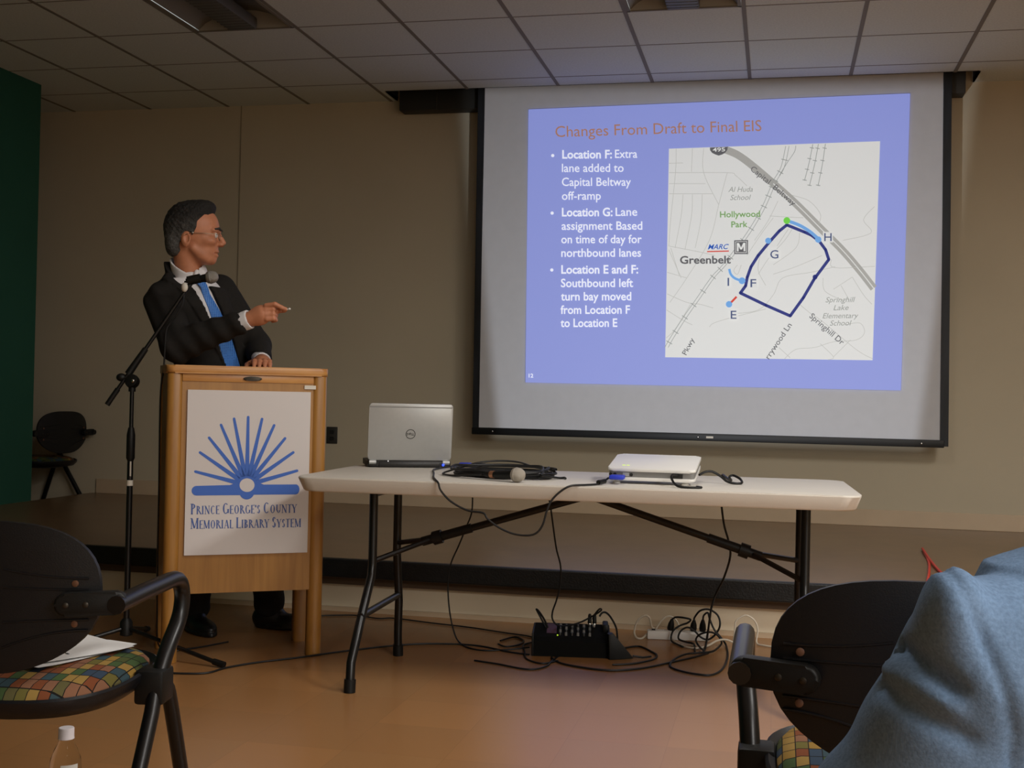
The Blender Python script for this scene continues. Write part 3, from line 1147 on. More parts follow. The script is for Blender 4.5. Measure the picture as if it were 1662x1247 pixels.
def serif_line(mb, txt, p0, p1, big, small, fn):
    """first letter of each word at the big height, the rest as small capitals"""
    adv, items, new = 0.0, [], True
    for ch in txt:
        if ch == ' ':
            adv += .34 * small; new = True
            continue
        hgt = big if new else small
        new = False
        items.append((ch, adv, hgt))
        adv += (SER[ch][0] + .035) * hgt
    k = math.hypot(p1[0] - p0[0], p1[1] - p0[1]) / adv
    ux, uy = (p1[0] - p0[0]) / (adv * k), (p1[1] - p0[1]) / (adv * k)
    lay = 0
    for ch, off, h in items:
        def f(a, b):
            X = (off + a * h) * k
            return fn(p0[0] + ux * X, p0[1] + uy * X - b * h)
        w_, strokes, serifs = SER[ch]

        def ln(x0, y0, x1, y1, wd):
            poly(mb, [(x0 - wd / 2, y0), (x0 + wd / 2, y0), (x1 + wd / 2, y1), (x1 - wd / 2, y1)] if y1 > y0 else
                 [(x0 + wd / 2, y0), (x0 - wd / 2, y0), (x1 - wd / 2, y1), (x1 + wd / 2, y1)], f)
        for s_ in strokes:
            if s_[0] in 'vt':
                ln(s_[1], s_[2], s_[1], s_[3], TK if s_[0] == 'v' else TN)
            elif s_[0] == 'h':
                poly(mb, [(s_[1], s_[3] - .03), (s_[2], s_[3] - .03), (s_[2], s_[3] + .03), (s_[1], s_[3] + .03)], f)
                x = s_[2]
                if ch != 'A':
                    poly(mb, [(x - .05, s_[3] - .09), (x, s_[3] - .09), (x, s_[3] + .09), (x - .05, s_[3] + .09)], f)
            elif s_[0] in 'ln':
                ln(s_[1], s_[2], s_[3], s_[4], TK if s_[0] == 'l' else TN)
            else:
                _, ax, ay, rx, ry, a0, a1 = s_
                n = 16
                o_, i_ = [], []
                for j in range(n + 1):
                    a = R(a0 + (a1 - a0) * j / n)
                    tw = TN + (TK - TN) * abs(math.cos(a))
                    o_.append((ax + rx * math.cos(a), ay + ry * math.sin(a)))
                    i_.append((ax + (rx - tw) * math.cos(a), ay + (ry - TN) * math.sin(a)))
                for j in range(n):
                    poly(mb, [i_[j], o_[j], o_[j + 1], i_[j + 1]], f)
        for x, y in serifs:
            s0 = y if y == 0 else y - .05
            poly(mb, [(x - .13, s0), (x + .13, s0), (x + .13, s0 + .05), (x - .13, s0 + .05)], f)


mb = MB()
serif_line(mb, "PRINCE GEORGE'S COUNTY", (280, 917), (878, 901), 60, 47, pf(-.0016))
part('poster_text', mb, 'poster_text', pos, 'first line of blue serif lettering', smooth=False)
mb = MB()
serif_line(mb, 'MEMORIAL LIBRARY SYSTEM', (280, 998), (903, 981), 60, 47, pf(-.0016))
part('poster_text', mb, 'poster_text', pos, 'second line of blue serif lettering', smooth=False)


# ================================================================== CHAIRS
def se(t, a, b, n):
    c, s_ = math.cos(t), math.sin(t)
    return a * math.copysign(abs(c) ** (2 / n), c), b * math.copysign(abs(s_) ** (2 / n), s_)


def chair_parts(t):
    bend = lambda x: -.005 + .48 * x * x          # the back wraps forward at its sides
    # backrest: rounded D outline, narrower at the bottom
    mb = MB()
    rings, n = 7, 48
    vs, fs = [], []
    for side in (0, 1):
        for k in range(rings + 1):
            f = k / rings
            for j in range(n):
                a = 2 * PI * j / n
                x, z = se(a, .240, .148, 3.0)
                if z < 0:
                    x *= 1 - .30 * (z / .148) ** 2
                else:
                    x *= 1 - .05 * (z / .148) ** 2
                x, z = x * f, z * f
                th = .020 * (1 - f ** 6) + .004
                vs.append((x, -.215 + bend(x) + (-.006 - th * .25 if side == 0 else th), .637 + z))
    o1 = (rings + 1) * n
    for side in (0, 1):
        for k in range(rings):
            for j in range(n):
                a, b = side * o1 + k * n + j, side * o1 + k * n + (j + 1) % n
                c, d = b + n, a + n
                fs.append((a, b, c, d) if side == 1 else (d, c, b, a))
    for j in range(n):
        a, b = rings * n + j, rings * n + (j + 1) % n
        fs.append((a, b, o1 + b, o1 + a))
    mb.add(vs, [f for f in fs])
    bk = part('backrest', mb, 'chair_shell', t)
    g = MB()      # moulded ribs on the back of the shell
    for z0, dz in ((.040, -.010), (.018, -.002), (-.040, .004), (-.060, .022)):
        for s_ in (-1, 1):
            pts = []
            for i in range(9):
                x = s_ * (.06 + .160 * i / 8)
                pts.append((x, -.227 + bend(x), .637 + z0 - dz * (1 - i / 8) ** 2 * 1.6))
            g.tube(pts, .0022, 6)
    parts('rib', g, 'chair_shell', bk)
    g = MB()
    for s_ in (-1, 1):
        for z in (.030, -.048):
            x = s_ * .195
            g.lathe([(.0065, 0), (.0065, .003), (.004, .004)], 12, mtx=Matrix.Translation((x, -.2255 + bend(x), .637 + z)) @ Matrix.Rotation(R(90), 4, 'X'))
    parts('screw', g, 'copper_screw', bk)
    for s_ in (-1, 1):
        g = MB()
        ol = [(x, y) for x, y in rrect(-.068, .068, -.022, .022, .0215, 8)]
        mt = Matrix.Translation((s_ * .232, -.222, .632)) @ Matrix.Rotation(s_ * R(-2), 4, 'Y') @ Matrix.Rotation(s_ * R(10), 4, 'Z') @ Matrix.Rotation(R(90), 4, 'X')
        g.prism(ol, -.012, .016, bev=.006, seg=3, mtx=mt)
        b_ = part('arm_bracket', g, 'black_plastic', t)
        g = MB()
        for dx in (-.045, -.008):
            g.lathe([(.0055, 0), (.0055, .003), (.003, .0045)], 12, mtx=mt @ Matrix.Translation((s_ * dx, 0, .0155)))
        parts('bracket_screw', g, 'lock_metal', b_)
        x = s_ * .285
        g = MB()
        arm = [(x, -.235, .632), (x, -.12, .634), (x, .02, .634), (x, .085, .633), (x, .122, .624), (x, .143, .602), (x, .146, .572), (x * .99, .133, .535), (x * .965, .085, .48), (x * .95, .052, .43)]
        g.tube(arm, .0178, 12, smooth=5)
        part('armrest', g, 'black_metal', t)
        g = MB(); g.tube([(x * .945, .045, .43), (x * .95, .01, .36), (x * .97, -.245, .0)], .0165, 12)
        part('leg', g, 'black_metal', t)
        g = MB(); g.tube([(x * .94, .065, .425), (x * .94, .10, .40), (x * .95, .135, .34), (x * .98, .27, .0)], .0165, 12, smooth=4)
        part('leg', g, 'black_metal', t)
        g = MB()
        g.box((min(s_ * .228, s_ * .292), .015, .375), (max(s_ * .228, s_ * .292), .088, .448), bev=.008)
        part('leg_socket', g, 'black_plastic', t)
    # seat: woven cushion in a black pan
    def outline(a, b, z, dz):
        return [(se(2 * PI * j / 48, a, b, 3.2), z, dz) for j in range(48)]
    mb = MB()
    pr = [(.0, .462), (.12, .464), (.19, .460), (.215, .452), (.226, .440), (.226, .432)]
    vs, fs = [], []
    for r_, z in pr:
        for j in range(48):
            x, y = se(2 * PI * j / 48, r_, r_ * .98, 3.0)
            vs.append((x, y + .03, z - .06 * min(0, y) * min(0, y) * 3))
    for i in range(len(pr) - 1):
        for j in range(48):
            fs.append((i * 48 + j, (i + 1) * 48 + j, (i + 1) * 48 + (j + 1) % 48, i * 48 + (j + 1) % 48))
    mb.add(vs, fs)
    part('seat_cushion', mb, 'seat_weave', t, 'seat cushion woven in small multicoloured rectangles')
    mb = MB()
    pr = [(.226, .434), (.240, .444), (.246, .440), (.244, .425), (.225, .402), (.15, .385), (.0, .38)]
    vs, fs = [], []
    for r_, z in pr:
        for j in range(48):
            x, y = se(2 * PI * j / 48, r_, r_ * .98, 3.0)
            vs.append((x, y + .03, z - .06 * min(0, y) * min(0, y) * 3))
    for i in range(len(pr) - 1):
        for j in range(48):
            fs.append((i * 48 + j, (i + 1) * 48 + j, (i + 1) * 48 + (j + 1) % 48, i * 48 + (j + 1) % 48))
    mb.add(vs, fs)
    part('seat_pan', mb, 'chair_shell', t)


ch1 = thing('armchair', 'black armchair at the left with papers lying on its woven seat', 'chair', (-1.542, 2.28, 0), R(9), 'black audience armchairs')
chair_parts(ch1)


def copy_tree(o, parent=None):
    c = o.copy()
    S.collection.objects.link(c)
    if parent:
        c.parent = parent
    for k in list(o.children):
        copy_tree(k, c)
    return c


ch2 = copy_tree(ch1)
ch2.location = (.237, 2.112, 0)
ch2.rotation_euler = (0, 0, R(0))
ch2['label'] = 'empty black armchair at the right, partly hidden by the blue-grey jacket'
ch3 = copy_tree(ch1)
ch3.location = (-5.12, 7.68, .08)
ch3.rotation_euler = (0, 0, R(80))
ch3['label'] = 'distant black armchair standing in the dark corner beyond the stage'
ch4 = copy_tree(ch1)
ch4.location = (.90, 1.06, 0)
ch4.rotation_euler = (0, 0, R(3))
ch4['label'] = 'black armchair that the person in the blue-grey jacket is sitting on'

# papers on the left chair
for k, (cx, cy, rz, z) in enumerate(((-1.535, 2.37, -14, .4665), (-1.54, 2.365, -28, .470))):
    mb = MB()
    n = 8
    vs, fs = [], []
    for i in range(n + 1):
        for j in range(n + 1):
            x, y = (i / n - .5) * .216, (j / n - .5) * .279
            zz = .0006 * k + .004 * (abs(y) / .14) ** 3 * (1 if x > 0 else .4)
            vs.append((x, y, zz)); 
    m_ = (n + 1) ** 2
    vs += [(x, y, zz + .0006) for x, y, zz in vs]
    for i in range(n):
        for j in range(n):
            a = i * (n + 1) + j
            fs.append((a, a + 1, a + n + 2, a + n + 1))
            fs.append((m_ + a, m_ + a + n + 1, m_ + a + n + 2, m_ + a + 1))
    mb.add(vs, fs)
    p = thing('paper_sheet', ['lower white paper sheet, mostly covered, on the left chair seat', 'top white paper sheet with small black print on the left chair seat'][k],
              'paper', (cx, cy, z), R(rz), 'papers on the left chair')
    part('sheet', mb, 'paper_white', p)
    if k == 1:
        g = MB()
        for x0, w_, y0, h_ in ((.030, .004, -.010, .016), (.038, .010, -.010, .004), (.041, .004, -.010, .016), (.052, .004, -.006, .012), (.060, .010, .002, .004)):
            g.box((x0, y0, .002), (x0 + w_, y0 + h_, .0026))
        part('print', g, 'ink', p)

# ================================================================== BOTTLE
bt = thing('plastic_bottle', 'clear plastic drink bottle with white cap on the floor behind the left chair seat', 'bottle', (-1.660, 2.625, 0))
mb = MB()
mb.lathe([(.030, .0), (.036, .008), (.0365, .05), (.0365, .13), (.035, .15), (.0265, .172), (.0175, .19), (.0165, .206), (.0165, .214)], 28)
part('bottle_body', mb, 'clear_plastic', bt)
mb = MB(); mb.lathe([(.0165, .196), (.019, .197), (.019, .199), (.0185, .2), (.0185, .221), (.0170, .2235), (.006, .224)], 28)
part('cap', mb, 'cap_white', bt, 'white cap')
mb = MB()
a0, a1, n = R(-75), R(-10), 10
for i in range(n):
    b0, b1 = a0 + (a1 - a0) * i / n, a0 + (a1 - a0) * (i + 1) / n
    r_ = .0372
    mb.add([(r_ * math.cos(b0), r_ * math.sin(b0), .05), (r_ * math.cos(b1), r_ * math.sin(b1), .05), (r_ * math.cos(b1), r_ * math.sin(b1), .142), (r_ * math.cos(b0), r_ * math.sin(b0), .142)], [(0, 1, 2, 3)])
    for z in (.128, .117, .106, .098, .088, .078):
        r2 = .0374
        mb.add([(r2 * math.cos(b0), r2 * math.sin(b0), z), (r2 * math.cos(b1), r2 * math.sin(b1), z), (r2 * math.cos(b1), r2 * math.sin(b1), z + .002), (r2 * math.cos(b0), r2 * math.sin(b0), z + .002)], [(0, 1, 2, 3)], 1)
part('bottle_label', mb, ['label_white', 'ink'], bt, 'white label with dark lines')
mb = MB()
for i in range(8):
    pass
mb.lathe([(.0374, .06), (.0374, .118)], 6)
mb = MB()
for i in range(6):
    b0, b1 = R(-150 + 8 * i), R(-150 + 8 * (i + 1))
    r_ = .0373
    z0 = .112 + .010 * math.sin(PI * (i + .0) / 6); z1 = .112 + .010 * math.sin(PI * (i + 1.) / 6)
    mb.add([(r_ * math.cos(b0), r_ * math.sin(b0), .05), (r_ * math.cos(b1), r_ * math.sin(b1), .05), (r_ * math.cos(b1), r_ * math.sin(b1), z1), (r_ * math.cos(b0), r_ * math.sin(b0), z0)], [(0, 1, 2, 3)])
    if i > 2:
        r_ = .0375
        mb.add([(r_ * math.cos(b0), r_ * math.sin(b0), .106), (r_ * math.cos(b1), r_ * math.sin(b1), .106), (r_ * math.cos(b1), r_ * math.sin(b1), .128 - .003 * (i - 4) ** 2), (r_ * math.cos(b0), r_ * math.sin(b0), .128 - .003 * (i - 5) ** 2)], [(0, 1, 2, 3)], 1)
part('fruit_print', mb, ['fruit_yellow', 'fruit_green'], bt, 'yellow and green fruit print')

# ================================================================== MICROPHONE STAND
PB = Vector((-2.465, 4.292, 0))
st = thing('microphone_stand', 'black boom microphone stand with tripod base left of the lectern', 'microphone stand', PB)
mb = MB(); mb.tube([(0, 0, .10), (0, 0, .86)], .0115, 12); pole = part('pole', mb, 'black_metal', st)
mb = MB(); mb.tube([(0, 0, .66), (0, 0, 1.06)], .008, 12); part('inner_pole', mb, 'black_metal', st)
mb = MB(); mb.lathe([(.012, .76), (.0165, .77), (.0165, .86), (.012, .885), (.010, .89)], 16); part('grip', mb, 'black_plastic', st)
mb = MB(); mb.lathe([(.0125, .662), (.0125, .684)], 16); part('tape', mb, 'tape_white', st, 'band of white tape')
mb = MB(); mb.box((.006, -.0135, .70), (.0105, -.0095, .757)); part('sticker', mb, 'tape_white', st, 'narrow white sticker')
for a in (-11, 109, 229):
    mb = MB()
    d = Vector((math.cos(R(a)), math.sin(R(a)), 0))
    mb.tube([d * .015 + Vector((0, 0, .105)), d * .455 + Vector((0, 0, .013))], .0085, 10)
    lg = part('leg', mb, 'black_metal', st)
    mb = MB(); mb.tube([d * .42 + Vector((0, 0, .0205)), d * .468 + Vector((0, 0, .0125))], .0125, 10); part('rubber_foot', mb, 'black_plastic', lg)
mb = MB(); mb.lathe([(.012, .075), (.024, .08), (.024, .13), (.014, .145)], 16); part('leg_hub', mb, 'black_plastic', st)
ct = Vector((0, 0, 1.075))
b_end = Vector((-2.556, 4.270, .980)) - PB
b_tip = Vector((-2.284, 4.375, 1.442)) - PB
mb = MB(); mb.tube([b_end, b_tip], .0075, 12); boom = part('boom', mb, 'black_metal', st)
dv = (b_tip - b_end).normalized()
mb = MB(); mb.tube([b_end - dv * .004, b_end + dv * .07], .0105, 12); part('boom_grip', mb, 'black_plastic', boom)
mb = MB(); mb.tube([b_end + dv * .14, b_end + dv * .26], [.0145, .0115], 12); part('boom_clutch', mb, 'black_plastic', boom)
mb = MB()
mb.lathe([(.010, -.016), (.026, -.012), (.028, 0), (.026, .012), (.010, .016)], 20, mtx=Matrix.Translation((.0, .0, 1.07)) @ Matrix.Rotation(R(70), 4, 'X'))
mb.tube([(0, 0, 1.03), (0, 0, 1.06)], .0135, 12)
cl = part('swivel', mb, 'black_plastic', st)
mb = MB(); mb.sphere((.014, -.022, 1.072), .0075, sc=(1, .5, 1)); part('swivel_screw', mb, 'chrome', cl)
mb = MB(); mb.sphere((-.048, .0, 1.085), .018, sc=(1.1, 1, .9)); mb.tube([(-.04, 0, 1.083), (0, 0, 1.07)], .007, 8); part('swivel_knob', mb, 'black_plastic', cl)
mb = MB(); mb.tube([b_tip - dv * .01, b_tip + dv * .022, b_tip + Vector((.012, .004, .036))], .010, 10)
mb.tube([b_tip + Vector((.002, .0, .030)), b_tip + Vector((.050, .012, .042))], .0185, 14)
part('mic_clip', mb, 'black_plastic', st)
mb = MB(); mb.sphere(b_tip + Vector((-.006, -.010, .004)), .017, sc=(.8, .6, 1.1)); part('clip_cap', mb, 'tape_white', st, 'pale clip cap')
# the microphone in the clip
m0 = PB + b_tip + Vector((-.005, .0, .030)); m1 = PB + b_tip + Vector((.086, .020, .046))


def microphone(label, a, b, loc_z, meshm, grp=None, badge=False):
    t = thing('microphone', label, 'microphone', (a.x, a.y, loc_z), 0, grp)
    o = Vector(t.location)
    d = (b - a).normalized()
    mb = MB()
    k = (b - a).length
    mb.tube([a - o, a + d * .01 - o, a + d * (k * .5) - o, b - d * .022 - o, b - d * .012 - o], [.009, .0105, .0125, .0165, .018], 16)
    part('handle', mb, 'black_plastic', t)
    mb = MB()
    mt = Matrix.Translation(b - o) @ d.to_track_quat('Z', 'Y').to_matrix().to_4x4()
    mb.lathe([(.018, -.014), (.0225, -.010), (.0255, .0), (.0255, .006), (.0235, .0165), (.0185, .026), (.010, .032), (.001, .0335)], 24, mtx=mt)
    h = part('grille', mb, meshm, t, 'silver grille')
    mb = MB(); mb.lathe([(.0256, -.001), (.0264, .0), (.0264, .004), (.0256, .005)], 24, mtx=mt, cap=False); part('grille_band', mb, meshm, h)
    if badge:
        mb = MB(); mb.tube([a + d * .024 - o, a + d * .040 - o], .0128, 16); part('ring', mb, 'brass', t, 'copper coloured ring')
    return t


microphone('black microphone with silver grille held by the boom stand before the speaker', m0, m1, m0.z - .02, 'mic_mesh')

def cable(name, pts, r, m, label, cat='cable', grp=None, sm=6, n=8):
    mb = MB(); mb.tube(pts, r, n, smooth=sm)
    return single(name, mb, m, label, cat, grp)


mcp = [tuple(m0 - Vector((.004, 0, 0))), (-2.296, 4.372, 1.440), (-2.292, 4.359, 1.385), (-2.312, 4.353, 1.339), (-2.339, 4.348, 1.302), (-2.352, 4.342, 1.272), (-2.355, 4.34, 1.20), (-2.361, 4.345, 1.12),
       (-2.375, 4.35, 1.0), (-2.372, 4.352, .6), (-2.368, 4.352, .2), (-2.36, 4.37, .02), (-2.28, 4.45, .006), (-2.19, 4.62, .006)]
cable('microphone_cable', mcp, .0035, 'cable_black', 'thin black cable hanging down from the boom stand microphone beside the lectern')

# ================================================================== LAPTOP
lp = thing('laptop', 'open silver laptop seen from behind on the left end of the table', 'laptop', (-1.452, 4.700, TZ), R(24.4))
mb = MB(); mb.prism(rrect(-.17, .17, .0, .235, .012), .004, .026, bev=.006); mb.box((-.125, -.004, .002), (.125, .02, .022), bev=.004)
part('base', mb, 'dark_grey_plastic', lp)
mb = MB(); mb.box((-.15, .05, .0262), (.15, .2, .0268)); part('keyboard', mb, 'ink', lp)
tilt = R(8)
lm = Matrix.Translation((0, .010, .030)) @ Matrix.Rotation(tilt, 4, 'X') @ Matrix.Rotation(R(90), 4, 'X')
mb = MB(); mb.prism(rrect(-.17, .17, .0, .232, .013), -.004, .004, bev=.0025, mtx=lm); lid = part('lid', mb, 'silver', lp)
mb = MB(); mb.box((-.168, .216, .0036), (.168, .220, .0044), mtx=lm); part('lid_seam', mb, 'grey_plastic', lid)
mb = MB(); mb.box((-.155, .012, -.0046), (.155, .222, -.0040), mtx=lm); part('display', mb, 'ink', lid)
mb = MB()
lf = lambda x, y: lm @ Vector((x, y, .0048))
ringp = [(.0185 * math.cos(R(a)), .108 + .0185 * math.sin(R(a))) for a in range(0, 360, 10)]
stroke(mb, ringp, .0026, lf, 0, 0, True)
lfy = lambda x, y: lm @ Vector((x, .108 - y, .0049))
put_text(mb, 'D', (-.0150, .0045), (-.0082, .0045), .009, lfy, 0, .03)
stroke(mb, [(-.0005, -.0062), (-.0062, -.0015), (-.0012, .0045)], .0022, lfy)
stroke(mb, [(-.0058, -.0018), (.0004, -.0046)], .0018, lfy)
stroke(mb, [(-.0040, .0012), (.0018, -.0014)], .0018, lfy)
put_text(mb, 'LL', (.0030, .0045), (.0145, .0045), .009, lfy, 0, .03)
part('lid_logo', mb, 'dark_grey_plastic', lid, 'dark round logo')
for x in (-.150, .150):
    mb = MB(); mb.tube([(x - .014, .004, .021), (x + .014, .004, .021)], .009, 12); part('hinge', mb, 'silver', lp)
mb = MB(); mb.sphere((-.088, -.004, .026), .0022); part('power_light', mb, 'led_white', lp)
mb = MB(); mb.sphere((.137, -.006, .012), .0055); part('port_light', mb, 'vga_blue_led', lp, 'small blue glow at the video port')

# video cable and plugs
vg = thing('video_cable', 'black video cable with blue plugs looping from laptop over the table edge to the projector', 'cable', (-.95, 3.99, .60))
vo = Vector(vg.location)
vpts = [(-1.262, 4.775, .757), (-1.31, 4.62, .7505), (-1.30, 4.52, .7495), (-1.256, 4.376, .7495), (-1.195, 4.16, .7495), (-1.152, 4.035, .7495), (-1.130, 3.996, .741), (-1.117, 3.985, .716), (-1.079, 3.98, .681), (-1.02, 3.975, .654), (-.964, 3.97, .648),
        (-.945, 3.965, .628), (-.901, 3.965, .599), (-.846, 3.965, .581), (-.789, 3.965, .583), (-.76, 3.97, .611), (-.746, 3.98, .663), (-.733, 3.99, .697), (-.705, 4.0, .728), (-.672, 4.012, .7475), (-.632, 4.05, .7495), (-.60, 4.10, .7495), (-.585, 4.145, .753), (-.570, 4.19, .766)]
mb = MB(); mb.tube([Vector(p) - vo for p in vpts], .0036, 8, smooth=6); part('cord', mb, 'cable_black', vg)
mb = MB(); mb.tube([Vector((-.594, 4.115, .755)) - vo, Vector((-.578, 4.158, .757)) - vo], [.0085, .0085], 12); part('ferrite_core', mb, 'black_plastic', vg)
pm = Matrix.Translation(Vector((-.540, 4.205, .770)) - vo)
mb = MB(); mb.box((-.026, -.03, -.008), (.026, .02, .008), bev=.005, mtx=pm); part('plug', mb, 'vga_blue', vg, 'blue video plug')
pm = Matrix.Translation(Vector((-1.238, 4.79, .760)) - vo) @ Matrix.Rotation(R(10), 4, 'Z')
mb = MB(); mb.box((-.03, -.012, -.008), (.025, .012, .008), bev=.006, mtx=pm); part('plug', mb, 'vga_blue', vg, 'blue video plug')
pm = Matrix.Translation(Vector((-1.188, 4.80, .760)) - vo) @ Matrix.Rotation(R(8), 4, 'Z')
mb = MB(); mb.box((-.03, -.010, -.007), (.03, .010, .007), bev=.004, mtx=pm); part('plug_shell', mb, 'black_plastic', vg)

# ================================================================== PROJECTOR
# the projector's own beam, spilling a little past the picture
sp_ = bpy.data.lights.new('projector_beam', 'SPOT')
sp_.energy = 135
sp_.color = (.86, .92, 1.0)
sp_.spot_size = R(80)
sp_.spot_blend = .1
sp_.shadow_soft_size = .02
spo = bpy.data.objects.new('projector_beam', sp_)
spo.location = (-.335, 4.56, .86)
spo.rotation_euler = (Vector((-.455, 7.78, 1.80)) - Vector(spo.location)).to_track_quat('-Z', 'Y').to_euler()
S.collection.objects.link(spo)
# its beam is a soft-edged rectangle
sp_.use_nodes = True
_nt = sp_.node_tree
_em = _nt.nodes['Emission']
_tc = _nt.nodes.new('ShaderNodeTexCoord')
_sx = _nt.nodes.new('ShaderNodeSeparateXYZ')
_nt.links.new(_tc.outputs['Normal'], _sx.inputs[0])


def _m(op, a, b=None):
    n = _nt.nodes.new('ShaderNodeMath')
    n.operation = op
    for i, v in enumerate((a, b)):
        if v is None:
            continue
        if isinstance(v, (int, float)):
            n.inputs[i].default_value = v
        else:
            _nt.links.new(v, n.inputs[i])
    return n.outputs[0]


def _edge(v, half):
    r = _nt.nodes.new('ShaderNodeMapRange')
    r.interpolation_type = 'SMOOTHSTEP'
    r.inputs['From Min'].default_value = half + .015
    r.inputs['From Max'].default_value = half - .015
    _nt.links.new(v, r.inputs['Value'])
    return r.outputs[0]


_z = _m('ABSOLUTE', _sx.outputs[2])
_mask = _m('MULTIPLY', _edge(_m('DIVIDE', _m('ABSOLUTE', _sx.outputs[0]), _z), .428), _edge(_m('DIVIDE', _m('ABSOLUTE', _sx.outputs[1]), _z), .325))
_nt.links.new(_mask, _em.inputs['Strength'])
pj = thing('projector', 'slim white projector tilted up on the right half of the table', 'projector', (-.425, 4.235, TZ), R(-1))
pmx = Matrix.Translation((0, 0, .012)) @ Matrix.Rotation(R(8.5), 4, 'X')
mb = MB(); mb.prism(rrect(-.152, .152, 0, .26, .018), .0, .012, bev=.004, mtx=pmx); bs = part('underside', mb, 'white_plastic', pj)
mb = MB(); mb.prism(rrect(-.150, .150, .002, .258, .016), .0105, .034, mtx=pmx); part('vent_band', mb, 'grey_plastic', pj, 'grey band with ports')
mb = MB(); mb.prism(rrect(-.154, .154, -.003, .262, .02), .033, .044, bev=.005, seg=3, mtx=pmx); part('top_cover', mb, 'white_plastic', pj)
mb = MB()
for x in (-.143, -.128, -.07):
    mb.lathe([(.006, 0), (.006, .003)], 12, mtx=pmx @ Matrix.Translation((x, .003, .021)) @ Matrix.Rotation(R(90), 4, 'X'))
mb.box((.072, -.001, .014), (.11, .004, .029), mtx=pmx)
parts('port', mb, 'dark_grey_plastic', pj)
mb = MB(); mb.box((-.10, -.0015, .016), (-.078, .003, .028), mtx=pmx); part('port_plate', mb, 'silver', pj)
mb = MB()
for x in (-.108, -.093):
    mb.box((x, .048, .0438), (x + .010, .056, .0446), mtx=pmx)
parts('status_light', mb, 'led_green', pj, 'lit yellow-green indicators')
for x, y in ((-.125, .02), (.115, .03)):
    mb = MB(); mb.lathe([(.014, 0.0), (.014, .005), (.009, .010), (.009, .018)], 14, mtx=Matrix.Translation((x, y, .0))); part('foot', mb, 'white_plastic', pj)
mb = MB(); mb.lathe([(.012, 0.0), (.012, .006), (.007, .010), (.007, .052)], 14, mtx=Matrix.Translation((0, .22, .0))); part('foot', mb, 'grey_plastic', pj)
mb = MB(); mb.lathe([(.017, 0), (.019, .006), (.016, .008), (.014, .004), (.004, .002)], 24, mtx=pmx @ Matrix.Translation((.09, .258, .019)) @ Matrix.Rotation(R(-90), 4, 'X')); part('lens', mb, 'ink', pj)
cable('power_cable', [(-.330, 4.233, .780), (-.345, 4.205, .786), (-.350, 4.18, .778), (-.338, 4.15, .760), (-.318, 4.125, .7505), (-.285, 4.115, .7495), (-.252, 4.125, .7495), (-.245, 4.14, .7495), (-.262, 4.16, .7495)], .0042, 'cable_black',
      'short black cord curling under the near right corner of the projector', 'cable', 'projector cords')
cable('power_cable', [(-.268, 4.40, .775), (-.25, 4.42, .785), (-.225, 4.43, .787), (-.195, 4.43, .772), (-.17, 4.41, .755), (-.14, 4.40, .7495), (-.118, 4.42, .7505), (-.125, 4.46, .762), (-.15, 4.49, .772), (-.165, 4.49, .766), (-.16, 4.56, .7495), (-.19, 4.76, .7495), (-.205, 4.868, .7495), (-.209, 4.90, .735), (-.213, 4.925, .66),
                     (-.199, 4.93, .55), (-.178, 4.93, .477), (-.172, 4.95, .416), (-.199, 5.05, .316), (-.23, 5.1, .245), (-.249, 5.1, .185), (-.256, 5.1, .133), (-.267, 5.13, .05), (-.273, 5.12, .007), (-.276, 5.056, .0055)], .0045, 'cable_black',
      'black cord curling beside the projector and dropping behind the table to the floor', 'cable', 'projector cords', 5)

# ================================================================== HANDHELD MICROPHONE AND CABLE COIL ON THE TABLE
microphone('handheld microphone with round pale grille lying on the coiled table cable', Vector((-1.005, 4.165, .7655)), Vector((-.880, 4.105, .7715)), TZ, 'mic_mesh_pale', None, True)
rnd = random.Random(4)
pts = []
loops = [(-.985, 4.38, .20, .18, 10), (-.965, 4.34, .17, .13, -8), (-1.0, 4.40, .21, .21, 30), (-.95, 4.36, .16, .17, -25), (-.99, 4.33, .18, .14, 15)]
for i, (cx, cy, a, b, rot) in enumerate(loops):
    for k in range(14):
        t_ = 2 * PI * k / 14 + .5
        f = k / 14
        j = loops[min(i + 1, len(loops) - 1)]
        cx_, cy_, a_, b_ = cx + (j[0] - cx) * f, cy + (j[1] - cy) * f, a + (j[2] - a) * f, b + (j[3] - b) * f
        x, y = a_ * math.cos(t_), b_ * math.sin(t_)
        c_, s_ = math.cos(R(rot)), math.sin(R(rot))
        pts.append((cx_ + x * c_ - y * s_, cy_ + x * s_ + y * c_, TZ + .0045 + .006 * i + .004 * rnd.random() + (.008 if y > 0 else 0)))
pts += [(-.82, 4.24, .765), (-.79, 4.28, .757), (-.77, 4.34, .750), (-.755, 4.36, .750), (-.745, 4.33, .750)]
cable('microphone_cable', pts, .0042, 'cable_black', 'tangled coil of black microphone cable heaped on the table beside the laptop', 'cable', None, 4)
